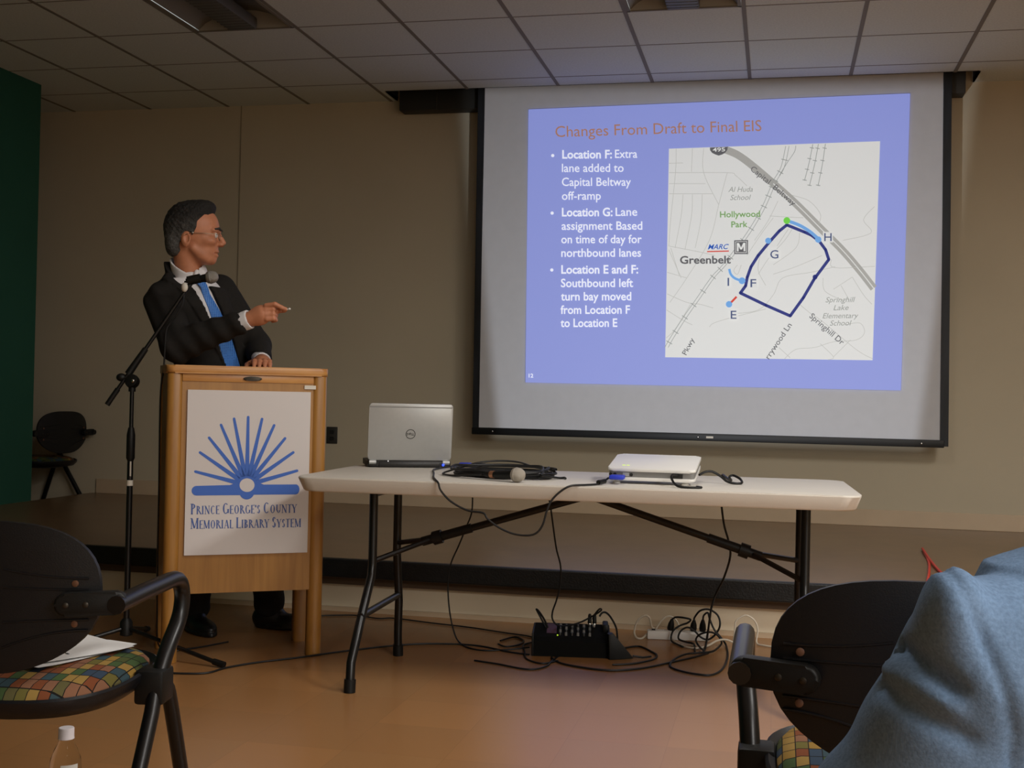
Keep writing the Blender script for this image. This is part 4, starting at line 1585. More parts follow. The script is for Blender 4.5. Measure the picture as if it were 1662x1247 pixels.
cable('microphone_cable', [(-1.02, 4.165, .765), (-1.05, 4.18, .763), (-1.09, 4.20, .758), (-1.13, 4.24, .751), (-1.19, 4.30, .750), (-1.215, 4.37, .752), (-1.17, 4.42, .768), (-1.10, 4.43, .79), (-1.03, 4.48, .797), (-.97, 4.56, .790), (-.93, 4.68, .765), (-.90, 4.80, .7495), (-.905, 4.885, .7495),
                           (-.915, 4.905, .735), (-.922, 4.925, .65), (-.911, 4.93, .601), (-.898, 4.93, .52), (-.881, 4.93, .418), (-.861, 4.93, .343), (-.862, 4.93, .266), (-.876, 4.93, .202), (-.891, 4.93, .155), (-.89, 4.93, .122), (-.868, 4.93, .10),
                           (-.83, 4.93, .100), (-.778, 4.94, .115), (-.738, 4.95, .136), (-.708, 4.95, .155), (-.69, 4.95, .170), (-.698, 4.95, .174), (-.718, 4.955, .150), (-.727, 4.96, .128)], .0036, 'cable_black',
      'black cable from the handheld microphone dropping behind the table to the audio mixer')
cable('audio_cable', [(-1.20, 4.875, .7485), (-1.222, 4.912, .735), (-1.241, 4.925, .66), (-1.245, 4.93, .556), (-1.267, 4.93, .49), (-1.298, 4.93, .411), (-1.331, 4.93, .332), (-1.342, 4.93, .253), (-1.335, 4.93, .149), (-1.316, 4.93, .06), (-1.288, 4.92, .008), (-1.215, 4.822, .0045), (-1.136, 4.798, .0045), (-1.045, 4.853, .0045), (-.975, 4.88, .012)],
      .0034, 'cable_black', 'black cable sagging from the table back edge near its left legs to the floor')

# ================================================================== AUDIO MIXER
mx = thing('audio_mixer', 'black audio mixer with red panel and knobs on the floor under the table', 'audio mixer', (-.79, 4.80, 0), R(9))
mb = MB()
pr = [(0, .0), (0, .062), (.03, .074), (.20, .098), (.22, .09), (.22, 0)]
vs = [(x, y, z) for x in (-.15, .15) for y, z in pr]
k = len(pr)
mb.add(vs, [tuple(range(k))[::-1], tuple(range(k, 2 * k))] + [(i, (i + 1) % k, k + (i + 1) % k, k + i) for i in range(k)])
part('mixer_body', mb, 'mixer_black', mx, smooth=False)
for x in (-.158, .150):
    mb = MB(); mb.box((x, -.004, .0), (x + .008, .222, .094), bev=.003); part('side_cheek', mb, 'black_plastic', mx)
pl = lambda y: .074 + (.098 - .074) * (y - .03) / .17
mb = MB(); mb.add([(-.10, .07, pl(.07) + .001), (-.06, .07, pl(.07) + .001), (-.06, .19, pl(.19) + .001), (-.10, .19, pl(.19) + .001)], [(0, 1, 2, 3)]); part('red_panel', mb, 'red_panel', mx, 'dark red panel')
for i in range(6):
    for j in range(4):
        x, y = -.045 + .024 * i, .05 + .034 * j
        mb = MB(); mb.lathe([(.0065, 0), (.006, .010), (.005, .013), (.001, .0135)], 10, mtx=Matrix.Translation((x, y, pl(y)))); part('knob', mb, 'knob_grey' if (i + j) % 2 else 'dark_grey_plastic', mx)
for i in range(2):
    x = .105 + .02 * i
    mb = MB(); mb.lathe([(.0075, 0), (.0075, .016), (.0065, .018)], 12, mtx=Matrix.Translation((x - .03, .16, pl(.16)))); mb.lathe([(.009, .018), (.007, .05), (.004, .056)], 12, mi=1, mtx=Matrix.Translation((x - .03, .16, pl(.16))))
    part('jack_plug', mb, ['chrome', 'black_plastic'], mx, 'silver and black jack plug')
mb = MB(); mb.sphere((-.055, .045, pl(.045) + .002), .003); part('signal_light', mb, 'led_green', mx)
mb = MB(); mb.box((.128, .10, .08), (.152, .2, .115), bev=.006); part('connector_block', mb, 'black_plastic', mx)
cable('audio_cable', [(-.905, 4.92, .084), (-.925, 4.93, .12), (-.95, 4.94, .150), (-.962, 4.945, .158), (-.958, 4.945, .150), (-.935, 4.935, .115), (-.915, 4.925, .086)], .0042, 'cable_black', 'small loop of black cable standing up on the left end of the mixer')
cable('audio_cable', [(-.700, 4.965, .14), (-.69, 4.97, .155), (-.675, 4.98, .155), (-.655, 4.985, .135), (-.632, 4.99, .09), (-.625, 4.99, .03), (-.62, 4.98, .006), (-.58, 4.95, .005)], .0042, 'cable_black', 'short black cable running from jack plug over the right end of the mixer')
ad = thing('power_adapter', 'black wedge-shaped power adapter standing on edge right of the mixer', 'power adapter', (-.592, 4.83, 0), R(20))
mb = MB(); mb.prism([(-.050, -.03), (.05, -.024), (-.035, .075), (-.055, .072)], -.02, .02, bev=.004, mtx=Matrix.Translation((0, 0, .03)) @ Matrix.Rotation(R(90), 4, 'X'))
part('case', mb, 'black_plastic', ad)
mb = MB(); mb.tube([(.05, 0, .012), (.09, 0, .006), (.13, .02, .005)], .004, 8); part('cord', mb, 'cable_black', ad)

# ================================================================== POWER STRIP, PLUGS AND CORDS
ps = thing('power_strip', 'white power strip on the floor against the stage riser', 'power strip', (-.40, 5.30, 0), R(8))
mb = MB(); mb.box((-.135, -.025, 0), (.135, .025, .038), bev=.006); part('case', mb, 'white_plastic', ps)
for i in range(6):
    x = -.075 + .036 * i
    mb = MB(); mb.lathe([(.014, .0375), (.014, .0388), (.012, .0388)], 14, mtx=Matrix.Translation((x, .0, 0)))
    for d in (-.004, .004):
        mb.box((x + d - .001, -.004, .0386), (x + d + .001, .004, .0392), mi=1)
    part('socket', mb, ['white_plastic', 'ink'], ps)
mb = MB(); mb.box((-.115, -.012, .037), (-.10, .012, .0415), bev=.001); part('switch', mb, 'ink', ps, 'dark rocker switch')


def plug_cord(label, base, tip, pts, r=.0042):
    t = thing('plug_cord', label, 'power cord', (base[0], base[1], 0), 0, 'black cords plugged into the power strip')
    o = Vector(t.location)
    mb = MB()
    b, tp = Vector(base) - o, Vector(tip) - o
    mb.tube([b, b.lerp(tp, .2), b.lerp(tp, .6), tp], [.013, .015, .013, .006], 10)
    part('plug', mb, 'black_plastic', t)
    mb = MB(); mb.tube([tp] + [Vector(p) - o for p in pts], r, 8, smooth=5); part('cord', mb, 'cable_black', t)
    return t


plug_cord('leftmost black plug in the white power strip with its cord looping right', (-.435, 5.295, .041), (-.427, 5.29, .088),
          [(-.411, 5.27, .101), (-.378, 5.25, .105), (-.345, 5.25, .099), (-.357, 5.25, .084), (-.379, 5.25, .075), (-.398, 5.245, .065), (-.418, 5.24, .047), (-.426, 5.24, .021), (-.42, 5.22, .006), (-.395, 5.175, .005), (-.366, 5.123, .005)])
plug_cord('middle black plug in the white power strip with a tall arched cord', (-.337, 5.309, .041), (-.333, 5.30, .088),
          [(-.329, 5.27, .106), (-.305, 5.25, .139), (-.268, 5.25, .147), (-.231, 5.25, .125), (-.219, 5.24, .088), (-.233, 5.24, .050), (-.266, 5.235, .021), (-.298, 5.235, .028), (-.328, 5.235, .055), (-.357, 5.235, .067), (-.385, 5.23, .05), (-.393, 5.22, .02), (-.364, 5.21, .010), (-.335, 5.20, .008), (-.322, 5.17, .006), (-.311, 5.042, .0055)])
plug_cord('right black plug in the white power strip with a wide cord loop on the floor', (-.297, 5.313, .041), (-.295, 5.30, .092),
          [(-.290, 5.27, .117), (-.272, 5.25, .132), (-.263, 5.245, .106), (-.242, 5.24, .062), (-.215, 5.23, .035), (-.19, 5.202, .006), (-.175, 4.971, .005), (-.186, 4.752, .005), (-.221, 4.641, .005), (-.271, 4.633, .005), (-.339, 4.669, .005), (-.386, 4.74, .005), (-.382, 4.867, .005), (-.343, 4.973, .007), (-.287, 5.011, .009),
           (-.239, 5.065, .007), (-.214, 5.194, .008), (-.212, 5.225, .019), (-.229, 5.225, .044), (-.262, 5.225, .055), (-.303, 5.225, .042), (-.319, 5.22, .018), (-.298, 5.125, .010), (-.278, 5.053, .012)])
WG = 'white cords around the power strip'
cable('white_cord', [(-.535, 5.285, .018), (-.551, 5.24, .007), (-.575, 5.235, .010), (-.586, 5.25, .033), (-.572, 5.25, .08), (-.543, 5.25, .103), (-.522, 5.25, .096), (-.513, 5.265, .056), (-.505, 5.29, .044)], .0042, 'cable_white', 'white cord looping up at the left end of the power strip', 'power cord', WG)
cable('white_cord', [(-.502, 5.345, .028), (-.481, 5.345, .065), (-.452, 5.345, .089), (-.425, 5.345, .085), (-.405, 5.345, .062), (-.40, 5.335, .044)], .0036, 'cable_white', 'thin white cord arching over the top of the power strip', 'power cord', WG)
cable('white_cord', [(-.42, 5.23, .012), (-.377, 5.151, .0055), (-.31, 5.108, .006), (-.264, 5.15, .012), (-.226, 5.19, .028), (-.187, 5.2, .031), (-.146, 5.2, .016), (-.10, 5.2, .006)], .0042, 'cable_white', 'white cord lying on the floor in front of the power strip', 'power cord', WG)
cable('white_cord', [(-.164, 5.30, .006), (-.158, 5.3, .064), (-.153, 5.3, .096), (-.114, 5.3, .122), (-.078, 5.3, .104), (-.061, 5.3, .065), (-.065, 5.29, .010), (-.03, 5.26, .0055), (.06, 5.22, .0055)], .0036, 'cable_white', 'white cord standing in a round loop right of the power strip', 'power cord', WG)
FG = 'black cables on the floor'
cable('floor_cable', [(-2.19, 4.05, .0045), (-2.034, 4.089, .0045), (-1.994, 4.20, .0045), (-1.919, 4.319, .0045), (-1.815, 4.432, .0045), (-1.677, 4.608, .0045), (-1.522, 4.771, .0045), (-1.388, 4.855, .0045), (-1.208, 4.88, .0045), (-1.043, 4.80, .0045), (-.954, 4.775, .0045)], .0038, 'cable_black', 'long black cable crossing the floor from the stand foot to the mixer', 'cable', FG)
cable('floor_cable', [(-2.089, 5.274, .004), (-1.993, 5.33, .004), (-1.898, 5.36, .004), (-1.774, 5.32, .004), (-1.712, 5.35, .004), (-1.516, 5.296, .004), (-1.331, 5.252, .004), (-1.146, 5.182, .004), (-1.026, 5.138, .004), (-.95, 5.05, .004)], .003, 'cable_black', 'thin black cable on the floor along the stage riser behind the table legs', 'cable', FG)
cable('floor_cable', [(-.86, 4.76, .0045), (-.838, 4.704, .0045), (-.765, 4.636, .0045), (-.615, 4.597, .0045), (-.493, 4.669, .0045), (-.388, 4.815, .0045), (-.30, 4.95, .0045), (-.255, 5.038, .0045)], .0042, 'cable_black', 'black cable curving on the floor in front of the mixer to the cord tangle', 'cable', FG)
cable('floor_cable', [(-.96, 5.06, .004), (-1.015, 4.966, .004), (-.985, 4.83, .004), (-.95, 4.70, .004), (-.89, 4.64, .004), (-.853, 4.653, .004), (-.826, 4.707, .004)], .0036, 'cable_black', 'black cable hooking around the left end of the mixer on the floor', 'cable', FG)
cable('floor_cable', [(-1.128, 5.008, .004), (-1.087, 5.103, .004), (-1.033, 5.039, .004), (-1.037, 4.95, .004), (-1.08, 4.90, .004), (-1.121, 4.94, .004)], .0036, 'cable_black', 'small open loop of black cable left of the mixer', 'cable', FG)
cable('floor_cable', [(-.60, 5.03, .004), (-.545, 5.08, .004), (-.483, 4.988, .004), (-.456, 4.923, .004), (-.465, 4.83, .006), (-.53, 4.745, .004), (-.607, 4.70, .004)], .0042, 'cable_black', 'black cable looping around the power adapter on the floor', 'cable', FG)
cable('floor_cable', [(-1.14, 4.606, .004), (-1.033, 4.572, .004), (-.937, 4.526, .004), (-.883, 4.532, .004), (-.849, 4.60, .0045), (-.846, 4.70, .0045), (-.835, 4.78, .006)], .0036, 'cable_black', 'black cable bowing furthest toward the room in front of the mixer', 'cable', FG)
cable('extension_cord', [(.66, 5.42, STG + .006), (.655, 5.53, STG + .005), (.70, 5.859, STG + .005), (.745, 6.25, STG + .005), (.775, 6.733, STG + .005), (.772, 6.74, STG + .012), (.757, 6.30, STG + .010), (.755, 5.85, STG + .007), (.775, 5.60, STG + .006), (.85, 5.45, STG + .006)], .0062, 'cord_red',
      'kinked orange-red cord lying on the stage at the right', 'cord', None, 4)

# ================================================================== THE SPEAKER
TH = R(12.4)


def room(u, v, z=0.0):
    return Vector((u * math.cos(TH) - v * math.sin(TH), u * math.sin(TH) + v * math.cos(TH), z))


U0, V0 = -1.22, 5.26
man = thing('person', 'person in black suit and blue tie standing behind the lectern, pointing right', 'person', room(U0, V0), TH)
OFF = Vector((U0, V0, 0))


def loc(mb):
    return mb.map(lambda p: p - OFF)


SD = np.array([.64, .77, 0]); FW = np.array([.77, -.64, 0])      # his left, his front
HIP, NKB = np.array([-1.22, 5.20, .95]), np.array([-1.36, 5.04, 1.51])


def spine(z):
    t = np.clip((z - HIP[2]) / (NKB[2] - HIP[2]), -.6, 1.15)
    return HIP[None, :2] + t[:, None] * (NKB - HIP)[None, :2]


TBZ = [.74, .80, .95, 1.10, 1.25, 1.38, 1.45, 1.495, 1.525, 1.57, 1.62]
TBA = [.215, .21, .195, .180, .186, .192, .172, .128, .092, .086, .084]
TBB = [.155, .15, .140, .128, .132, .128, .114, .094, .088, .086, .084]


def torso(P, off=0.0):
    c = spine(P[:, 2])
    q = P[:, :2] - c
    x, y = q @ SD[:2], q @ FW[:2]
    a = np.interp(P[:, 2], TBZ, TBA) + off
    b = np.interp(P[:, 2], TBZ, TBB) + off
    r = np.sqrt((x / a) ** 2 + (y / b) ** 2)
    return (r - 1) * np.minimum(a, b) * .9, x, y


RSH, REL, RWR = np.array([-1.438, 4.945, 1.400]), np.array([-1.338, 4.815, 1.218]), np.array([-1.035, 4.745, 1.326])
LSH, LEL, LWR = np.array([-1.262, 5.175, 1.470]), np.array([-1.095, 5.155, 1.235]), np.array([-1.035, 4.985, 1.165])
wv = lambda z: np.interp(z, [1.05, 1.25, 1.40, 1.50, 1.54], [.048, .048, .046, .056, .072])


def neck_axis(z):
    t = np.clip((z - 1.48) / .148, 0, 1)
    return -1.350 - .016 * t, 5.034 - .034 * t


def opening_x(z):
    return np.interp(z, [1.15, 1.30, 1.50], [.006, 0, -.026])


def jacket(P):
    d, x, y = torso(P)
    # soft folds
    d = d + .0035 * np.sin(38 * P[:, 2] + 16 * x) * np.clip(1.45 - P[:, 2], 0, .3) / .3
    # lapels stand a little proud beside the opening
    wz = wv(P[:, 2])
    xo = np.abs(x - opening_x(P[:, 2]))
    lap = (xo > wz * .66 - .01) & (xo < wz + .062 * np.clip((P[:, 2] - 1.12) / .3, .2, 1)) & (y > 0) & (P[:, 2] > 1.0)
    d = d - .008 * lap
    nkc = neck_axis(P[:, 2])
    xs2 = (P[:, 0] - nkc[0]) * .77 - (P[:, 1] - nkc[1]) * .64
    d = smax(d, P[:, 2] - (1.515 + .75 * np.clip(-xs2, -.055, .08)), .006)
    rs, rw = .070, .050
    ra = chain(P, [RSH, REL, RWR - .035 * (RWR - REL) / np.linalg.norm(RWR - REL)], [.076, .070, .044], .02)
    ra = ra + .0035 * np.sin(90 * (P[:, 0] * .8 + P[:, 2] * .6))
    la = chain(P, [LSH, LEL, LWR - .02 * (LWR - LEL) / np.linalg.norm(LWR - LEL)], [.070, .060, .044], .02)
    d = smin(d, ra, .035)
    d = smin(d, la, .035)
    # collar standing round the neck
    ax = NKB + np.array([.012, -.008, .02])
    # open front
    xo = x - opening_x(P[:, 2])
    cut = np.maximum(np.maximum(xo - wz * .66, -xo - wz), -(y - .02))
    cut = np.where(ra < .02, 1.0, cut)
    d = np.maximum(d, -cut)
    neck = np.sqrt((P[:, 0] - nkc[0]) ** 2 + (P[:, 1] - nkc[1]) ** 2) - .073
    d = np.maximum(d, -np.where(P[:, 2] > 1.488 + .20 * np.clip(-xs2, -.06, .10), neck, 1))
    # hollow cuffs
    for a, b in ((REL, RWR), (LEL, LWR)):
        t = (b - a) / np.linalg.norm(b - a)
        d = np.maximum(d, -np.maximum(cap(P, b - .03 * t, b + .1 * t, .038), -(((P - (b - .055 * t)) @ t))))
    return np.maximum(d, .76 - P[:, 2])


mb = loc(surf(jacket, (-1.62, 4.62, .75), (-.93, 5.42, 1.63), .006))
part('jacket', mb, 'suit_black', man, 'black suit jacket')


def shirt(P):
    d, x, y = torso(P, -.009)
    d = np.maximum(d, P[:, 2] - 1.50)
    neck = cap(P, (-1.352, 5.035, 1.47), (-1.347, 5.032, 1.525), .069, .065)
    d = np.maximum(d, P[:, 2] - 1.525)
    d = smin(d, neck, .012)
    nkc = neck_axis(P[:, 2])
    n = np.sqrt((P[:, 0] - nkc[0]) ** 2 + (P[:, 1] - nkc[1]) ** 2)
    xs_ = (P[:, 0] - nkc[0]) * .77 - (P[:, 1] - nkc[1]) * .64        # towards his front
    col = np.maximum(np.maximum(np.abs(n - .0665) - .005, 1.49 - P[:, 2]), P[:, 2] - (1.552 - .62 * np.clip(xs_, -.07, .1)))
    pts = np.minimum(cap(P, NKB + FW * .060 + SD * .016 + np.array([.01, -.008, .02]), NKB + FW * .070 + SD * .018 + np.array([.01, -.008, .008]), .009, .006),
                     cap(P, NKB + FW * .060 - SD * .016 + np.array([.01, -.008, .02]), NKB + FW * .083 - SD * .040 + np.array([.01, -.008, -.018]), .011, .006))
    d = np.minimum(d, np.minimum(col, pts))
    # open neck inside the collar
    d = np.maximum(d, -np.maximum(n - .0605, 1.528 - P[:, 2]))
    for a, b, r_ in ((REL, RWR, .0385), (LEL, LWR, .037)):
        t = (b - a) / np.linalg.norm(b - a)
        cuff = np.maximum(cap(P, b - .06 * t, b - .006 * t, r_), (P - (b - .001 * t)) @ t)
        cuff = np.maximum(cuff, -(cap(P, b - .06 * t, b + .05 * t, r_ - .0075)))
        d = np.minimum(d, cuff)
    return np.maximum(d, 1.08 - P[:, 2])


mb = loc(surf(shirt, (-1.56, 4.70, 1.06), (-.97, 5.38, 1.64), .0036))
part('shirt', mb, 'shirt_white', man, 'white shirt collar and cuffs')

# tie, following the chest
mb = MB()
rowsz = [1.498, 1.490, 1.472, 1.46] + [1.44 - .02 * i for i in range(20)]
vs, fs = [], []
K = 9
for i, z in enumerate(rowsz):
    c = spine(np.array([z]))[0]
    a, b = np.interp(z, TBZ, TBA) - .009, np.interp(z, TBZ, TBB) - .009
    hw = np.interp(z, [1.05, 1.25, 1.445, 1.46, 1.475, 1.498], [.043, .040, .017, .017, .021, .024])
    for k in range(K):
        s_ = (k / (K - 1) - .5) * 2
        x = s_ * hw + float(opening_x(z))
        y = b * math.sqrt(max(0, 1 - (x / a) ** 2)) + .004 + (.006 if z > 1.455 else .003) * (1 - s_ * s_) + (.008 if z > 1.455 else 0)
        vs.append((c[0] + SD[0] * x + FW[0] * y, c[1] + SD[1] * x + FW[1] * y, z + (.006 * abs(s_) if i < 4 else 0)))
for i in range(len(rowsz) - 1):
    for k in range(K - 1):
        fs.append((i * K + k, (i + 1) * K + k, (i + 1) * K + k + 1, i * K + k + 1))
nb = len(vs)
vs += [(x - FW[0] * .005, y - FW[1] * .005, z) for x, y, z in vs]
for i in range(len(rowsz) - 1):
    for k in range(K - 1):
        fs.append((nb + i * K + k, nb + i * K + k + 1, nb + (i + 1) * K + k + 1, nb + (i + 1) * K + k))
    for k in (0, K - 1):
        a_, b_ = i * K + k, (i + 1) * K + k
        fs.append((a_, nb + a_, nb + b_, b_) if k == 0 else (b_, nb + b_, nb + a_, a_))
mb.add(vs, fs)
part('tie', loc(mb), 'tie_silk', man, 'patterned blue tie')

# head frame
HC = np.array([-1.340, 5.00, 1.678])
HA = R(6)
hf, hs = np.array([math.cos(HA), math.sin(HA), 0]), np.array([math.sin(HA), -math.cos(HA), 0])   # face direction, his right
hu = np.array([0, 0, 1.])
HB = np.stack([hf, hs, hu])


def hl(P):
    return (P - HC) @ HB.T


def hp(f, s_, h):
    return HC + hf * f + hs * s_ + hu * h


def head(Q):
    q = Q.copy()
    q[:, 1] = np.abs(q[:, 1])
    d = ell(q, (-.004, 0, .035), (.102, .076, .099))
    d = smin(d, ell(q, (.030, 0, .040), (.078, .064, .080)), .02)
    d = smin(d, ell(q, (.045, 0, -.030), (.064, .057, .080)), .025)
    d = smin(d, ell(q, (.042, 0, -.072), (.056, .048, .040)), .02)
    d = smin(d, ell(q, (.080, 0, -.098), (.019, .022, .017)), .018)
    d = smin(d, cap(q, (.012, .050, -.055), (.066, .028, -.098), .013, .013), .02)       # jaw line
    d = smin(d, ell(q, (.074, .040, -.022), (.028, .022, .018)), .015)                    # cheekbone
    d = smin(d, cap(q, (.108, .010, .027), (.092, .046, .024), .009, .008), .010)         # brow
    d = smax(d, -ell(q, (.116, .031, .004), (.020, .019, .013)), .010)                    # eye socket
    d = smin(d, ell(q, (.094, .031, .003), (.0135, .0135, .0125)), .003)
    d = smin(d, cap(q, (.107, 0, .012), (.1265, 0, -.022), .0092, .0118), .010)            # nose
    d = smin(d, ell(q, (.116, .012, -.031), (.014, .009, .009)), .006)
    d = smax(d, -cap(q, (.119, .007, -.040), (.124, .006, -.036), .003), .002)
    d = smin(d, ell(q, (.099, 0, -.060), (.012, .022, .0075)), .006)                      # lips
    d = smin(d, ell(q, (.098, 0, -.077), (.011, .019, .0075)), .006)
    d = smax(d, -cap(q, (.108, 0, -.0685), (.096, .024, -.0695), .0028), .003)
    d = smin(d, ell(q, (.090, 0, -.088), (.008, .014, .004)), .01)
    e = ell(q, (-.014, .074, -.020), (.021, .010, .033), np.array([[.96, .28, 0], [-.28, .96, 0], [0, 0, 1]]))     # ear
    e = smax(e, -ell(q, (-.009, .083, -.016), (.011, .007, .019)), .004)
    return smin(d, e, .005)


NT = hp(-.028, 0, -.05)


def headneck(P):
    d = head(hl(P))
    nk = cap(P, NT, NKB + np.array([.010, -.006, -.03]), .051, .055)
    d = smin(d, nk, .02)
    return d


def hand_sdf(W, dirs, palm_c, fingers, thumb, rw):
    def f(P):
        d = chain(P, [W - dirs[0] * .09, W, palm_c[0]], [rw * 1.02, rw * .92, .026], .01)
        pa = ell(P, palm_c[1], (.047, .040, .020), np.stack(dirs))
        d = smin(d, pa, .018)
        for pts, rs in fingers:
            d = smin(d, chain(P, pts, rs, .003), .006)
        d = smin(d, chain(P, thumb[0], thumb[1], .004), .009)
        return d
    return f


# right hand: forearm direction a, knuckle row k (index at the top), back of hand n (towards the camera)
ra_ = (RWR - REL) / np.linalg.norm(RWR - REL)
rk = np.array([-.25, .10, .95]); rk -= ra_ * (rk @ ra_); rk /= np.linalg.norm(rk)
rn = np.cross(rk, ra_); rn = rn if rn[1] < 0 else -rn
H = lambda a, k, n: RWR + ra_ * a + rk * k + rn * n
fing = []
for i, (k0, ln) in enumerate(((.026, .95), (.009, 1.02), (-.009, .96), (-.026, .80))):
    if i == 0:      # index reaches out to pinch the pointer
        p = [H(.082, k0, .008), H(.118, k0 - .006, .006), H(.136, k0 - .024, -.004), H(.150, k0 - .036, -.010)]
    else:           # the others curl into the palm
        p = [H(.080 - .003 * i, k0, .008), H(.108 - .005 * i, k0 - .004, .000), H(.108 - .006 * i, k0 - .006, -.026), H(.086 - .004 * i, k0 - .004, -.034)]
    fing.append((p, [.0105, .0098, .0088, .0076]))
thumb = ([H(.030, .022, -.010), H(.068, .018, -.028), H(.106, .002, -.028), H(.140, -.010, -.018)], [.015, .0125, .011, .009])
rhand = hand_sdf(RWR, (ra_, rk, rn), (H(.05, 0, 0), H(.045, 0, 0)), fing, thumb, .029)
# left hand resting on the lectern top, fingers lying forward over the surface
la_ = np.array([.22, -.97, -.08]); la_ /= np.linalg.norm(la_)
lk = np.array([-.97, -.22, 0.]); lk /= np.linalg.norm(lk)
ln_ = np.cross(la_, lk); ln_ = ln_ if ln_[2] > 0 else -ln_
LW = LWR + np.array([.0, -.01, .002])
G2 = lambda a, k, n: LW + la_ * a + lk * k + ln_ * n
fing2 = []
for i, k0 in enumerate((.026, .009, -.009, -.026)):
    s_ = (.98, 1.05, .98, .8)[i]
    fing2.append(([G2(.082, k0, .004), G2(.082 + .036 * s_, k0 * 1.15, .006), G2(.082 + .058 * s_, k0 * 1.2, -.004), G2(.082 + .074 * s_, k0 * 1.2, -.014)], [.0105, .0095, .0086, .0075]))
thumb2 = ([G2(.022, .028, -.004), G2(.05, .048, -.010), G2(.075, .058, -.014), G2(.098, .060, -.017)], [.0145, .012, .0105, .009])
lhand = hand_sdf(LW, (la_, lk, ln_), (G2(.05, 0, 0), G2(.045, 0, 0)), fing2, thumb2, .029)
LHP = np.array([-1.13, 5.27, .92]); RHP = np.array([-1.30, 5.13, .92])
LKN, LAN = np.array([-1.08, 5.29, .50]), np.array([-1.048, 5.325, .085])
RKN, RAN = np.array([-1.33, 5.13, .50]), np.array([-1.355, 5.24, .085])


def under(P):        # the body beneath the clothes, one surface from neck to ankles
    d, x, y = torso(P, -.03)
    d = np.maximum(d, np.maximum(P[:, 2] - 1.44, .86 - P[:, 2]))
    d = smin(d, cap(P, NKB + np.array([.010, -.006, -.10]), NKB + np.array([.010, -.006, -.01]), .052), .02)
    for a, b, c in ((RSH, REL, RWR), (LSH, LEL, LWR)):
        d = smin(d, chain(P, [a, b, c], [.048, .038, .027], .02), .02)
    for a, b, c in ((LHP, LKN, LAN), (RHP, RKN, RAN)):
        d = smin(d, chain(P, [a, b, c], [.075, .050, .035], .02), .03)
    return d


body = surf(under, (-1.62, 4.66, .02), (-.93, 5.45, 1.56), .0125)
for fn_, lo_, hi_, h_ in ((headneck, (-1.50, 4.88, 1.45), (-1.17, 5.12, 1.85), .003),
                          (rhand, RWR + np.array([-.10, -.10, -.09]), RWR + np.array([.18, .10, .14]), .0024),
                          (lhand, LWR + np.array([-.10, -.19, -.06]), LWR + np.array([.12, .11, .08]), .0026)):
    p = surf(fn_, lo_, hi_, h_)
    body.add(p.v, p.f)
bo = part('body', loc(body), 'skin', man)
for s_ in (1, -1):
    mb = MB()
    mb.sphere(hp(.0962, .031 * s_, .0030), .0128, 0, 16, 12)
    mb.sphere(hp(.1035, .031 * s_, .0030), .0058, 1, 10, 8)
    part('eye', loc(mb), ['eye_white', 'eye_dark'], man)


def hair(P):
    q = hl(P)
    s_ = np.abs(q[:, 1])
    d = ell(np.stack([q[:, 0], s_, q[:, 2]], 1), (-.006, 0, .038), (.111, .083, .112))
    nz = .0022 * np.sin(120 * q[:, 0] + 60 * q[:, 2]) * np.sin(140 * q[:, 1] - 110 * q[:, 2]) + .0016 * np.sin(260 * q[:, 0] + 80 * q[:, 1]) * np.sin(240 * q[:, 2])
    d = d + nz
    d = smin(d, ell(q, (.045, 0, .122), (.050, .052, .031)), .02) - .3 * nz            # tuft over the forehead
    d = np.minimum(d, 9)
    d = smin(d, ell(np.stack([q[:, 0], s_, q[:, 2]], 1), (-.068, .020, -.040), (.036, .050, .052)), .03)
    # hairline: forehead, temple, sideburn, round the ear, nape
    hx = np.interp(q[:, 2], [-.10, -.075, -.03, -.008, .03, .055, .085, .12, .2], [-.05, -.045, -.040, .010, .028, .030, .056, .110, .12])
    front = q[:, 0] - hx
    front = np.where(s_ < .05, np.minimum(q[:, 0] - np.interp(q[:, 2], [-.1, .06, .088, .12], [-.05, .02, .075, .115]), front), front)
    d = smax(d, front, .006)
    ear = ell(np.stack([q[:, 0], s_, q[:, 2]], 1), (-.008, .078, -.022), (.024, .02, .034))
    d = smax(d, -ear, .004)
    return smax(d, -.088 - q[:, 2], .01)


part('hair', loc(surf(hair, (-1.50, 4.87, 1.56), (-1.17, 5.13, 1.87), .0028)), 'hair_dark_grey', man, 'short dark hair greying at the sides')
for s_ in (1, -1):
    mb = MB()
    mb.tube([hp(.1185, .012 * s_, .0275), hp(.1135, .030 * s_, .033), hp(.099, .050 * s_, .028)], [.0045, .0052, .003], 8)
    part('eyebrow', loc(mb), 'hair_dark_grey', man)
mb = MB()
for s_ in (1, -1):
    lens = []
    for k in range(20):
        a = 2 * PI * k / 20
        lens.append(hp(.121 - .10 * abs(.024 * math.cos(a) + .0) - .004, s_ * (.033 + .022 * math.cos(a)), -.003 + .016 * math.sin(a)))
    mb.tube(lens, .0011, 6, closed=True)
    mb.tube([hp(.113, s_ * .055, .004), hp(.100, s_ * .066, .006), hp(.05, s_ * .074, .006), hp(.0, s_ * .0785, .004), hp(-.022, s_ * .080, -.008)], .0013, 6)
mb.tube([hp(.121, .011, .003), hp(.125, 0, .006), hp(.121, -.011, .003)], .0011, 6)
gl = part('glasses', loc(mb), 'glasses_metal', man, 'thin metal rimmed glasses')
mb = MB(); mb.sphere(hp(.012, .081, .006), .004, sc=(1.6, .6, .8)); part('hinge', loc(mb), 'chrome', gl)


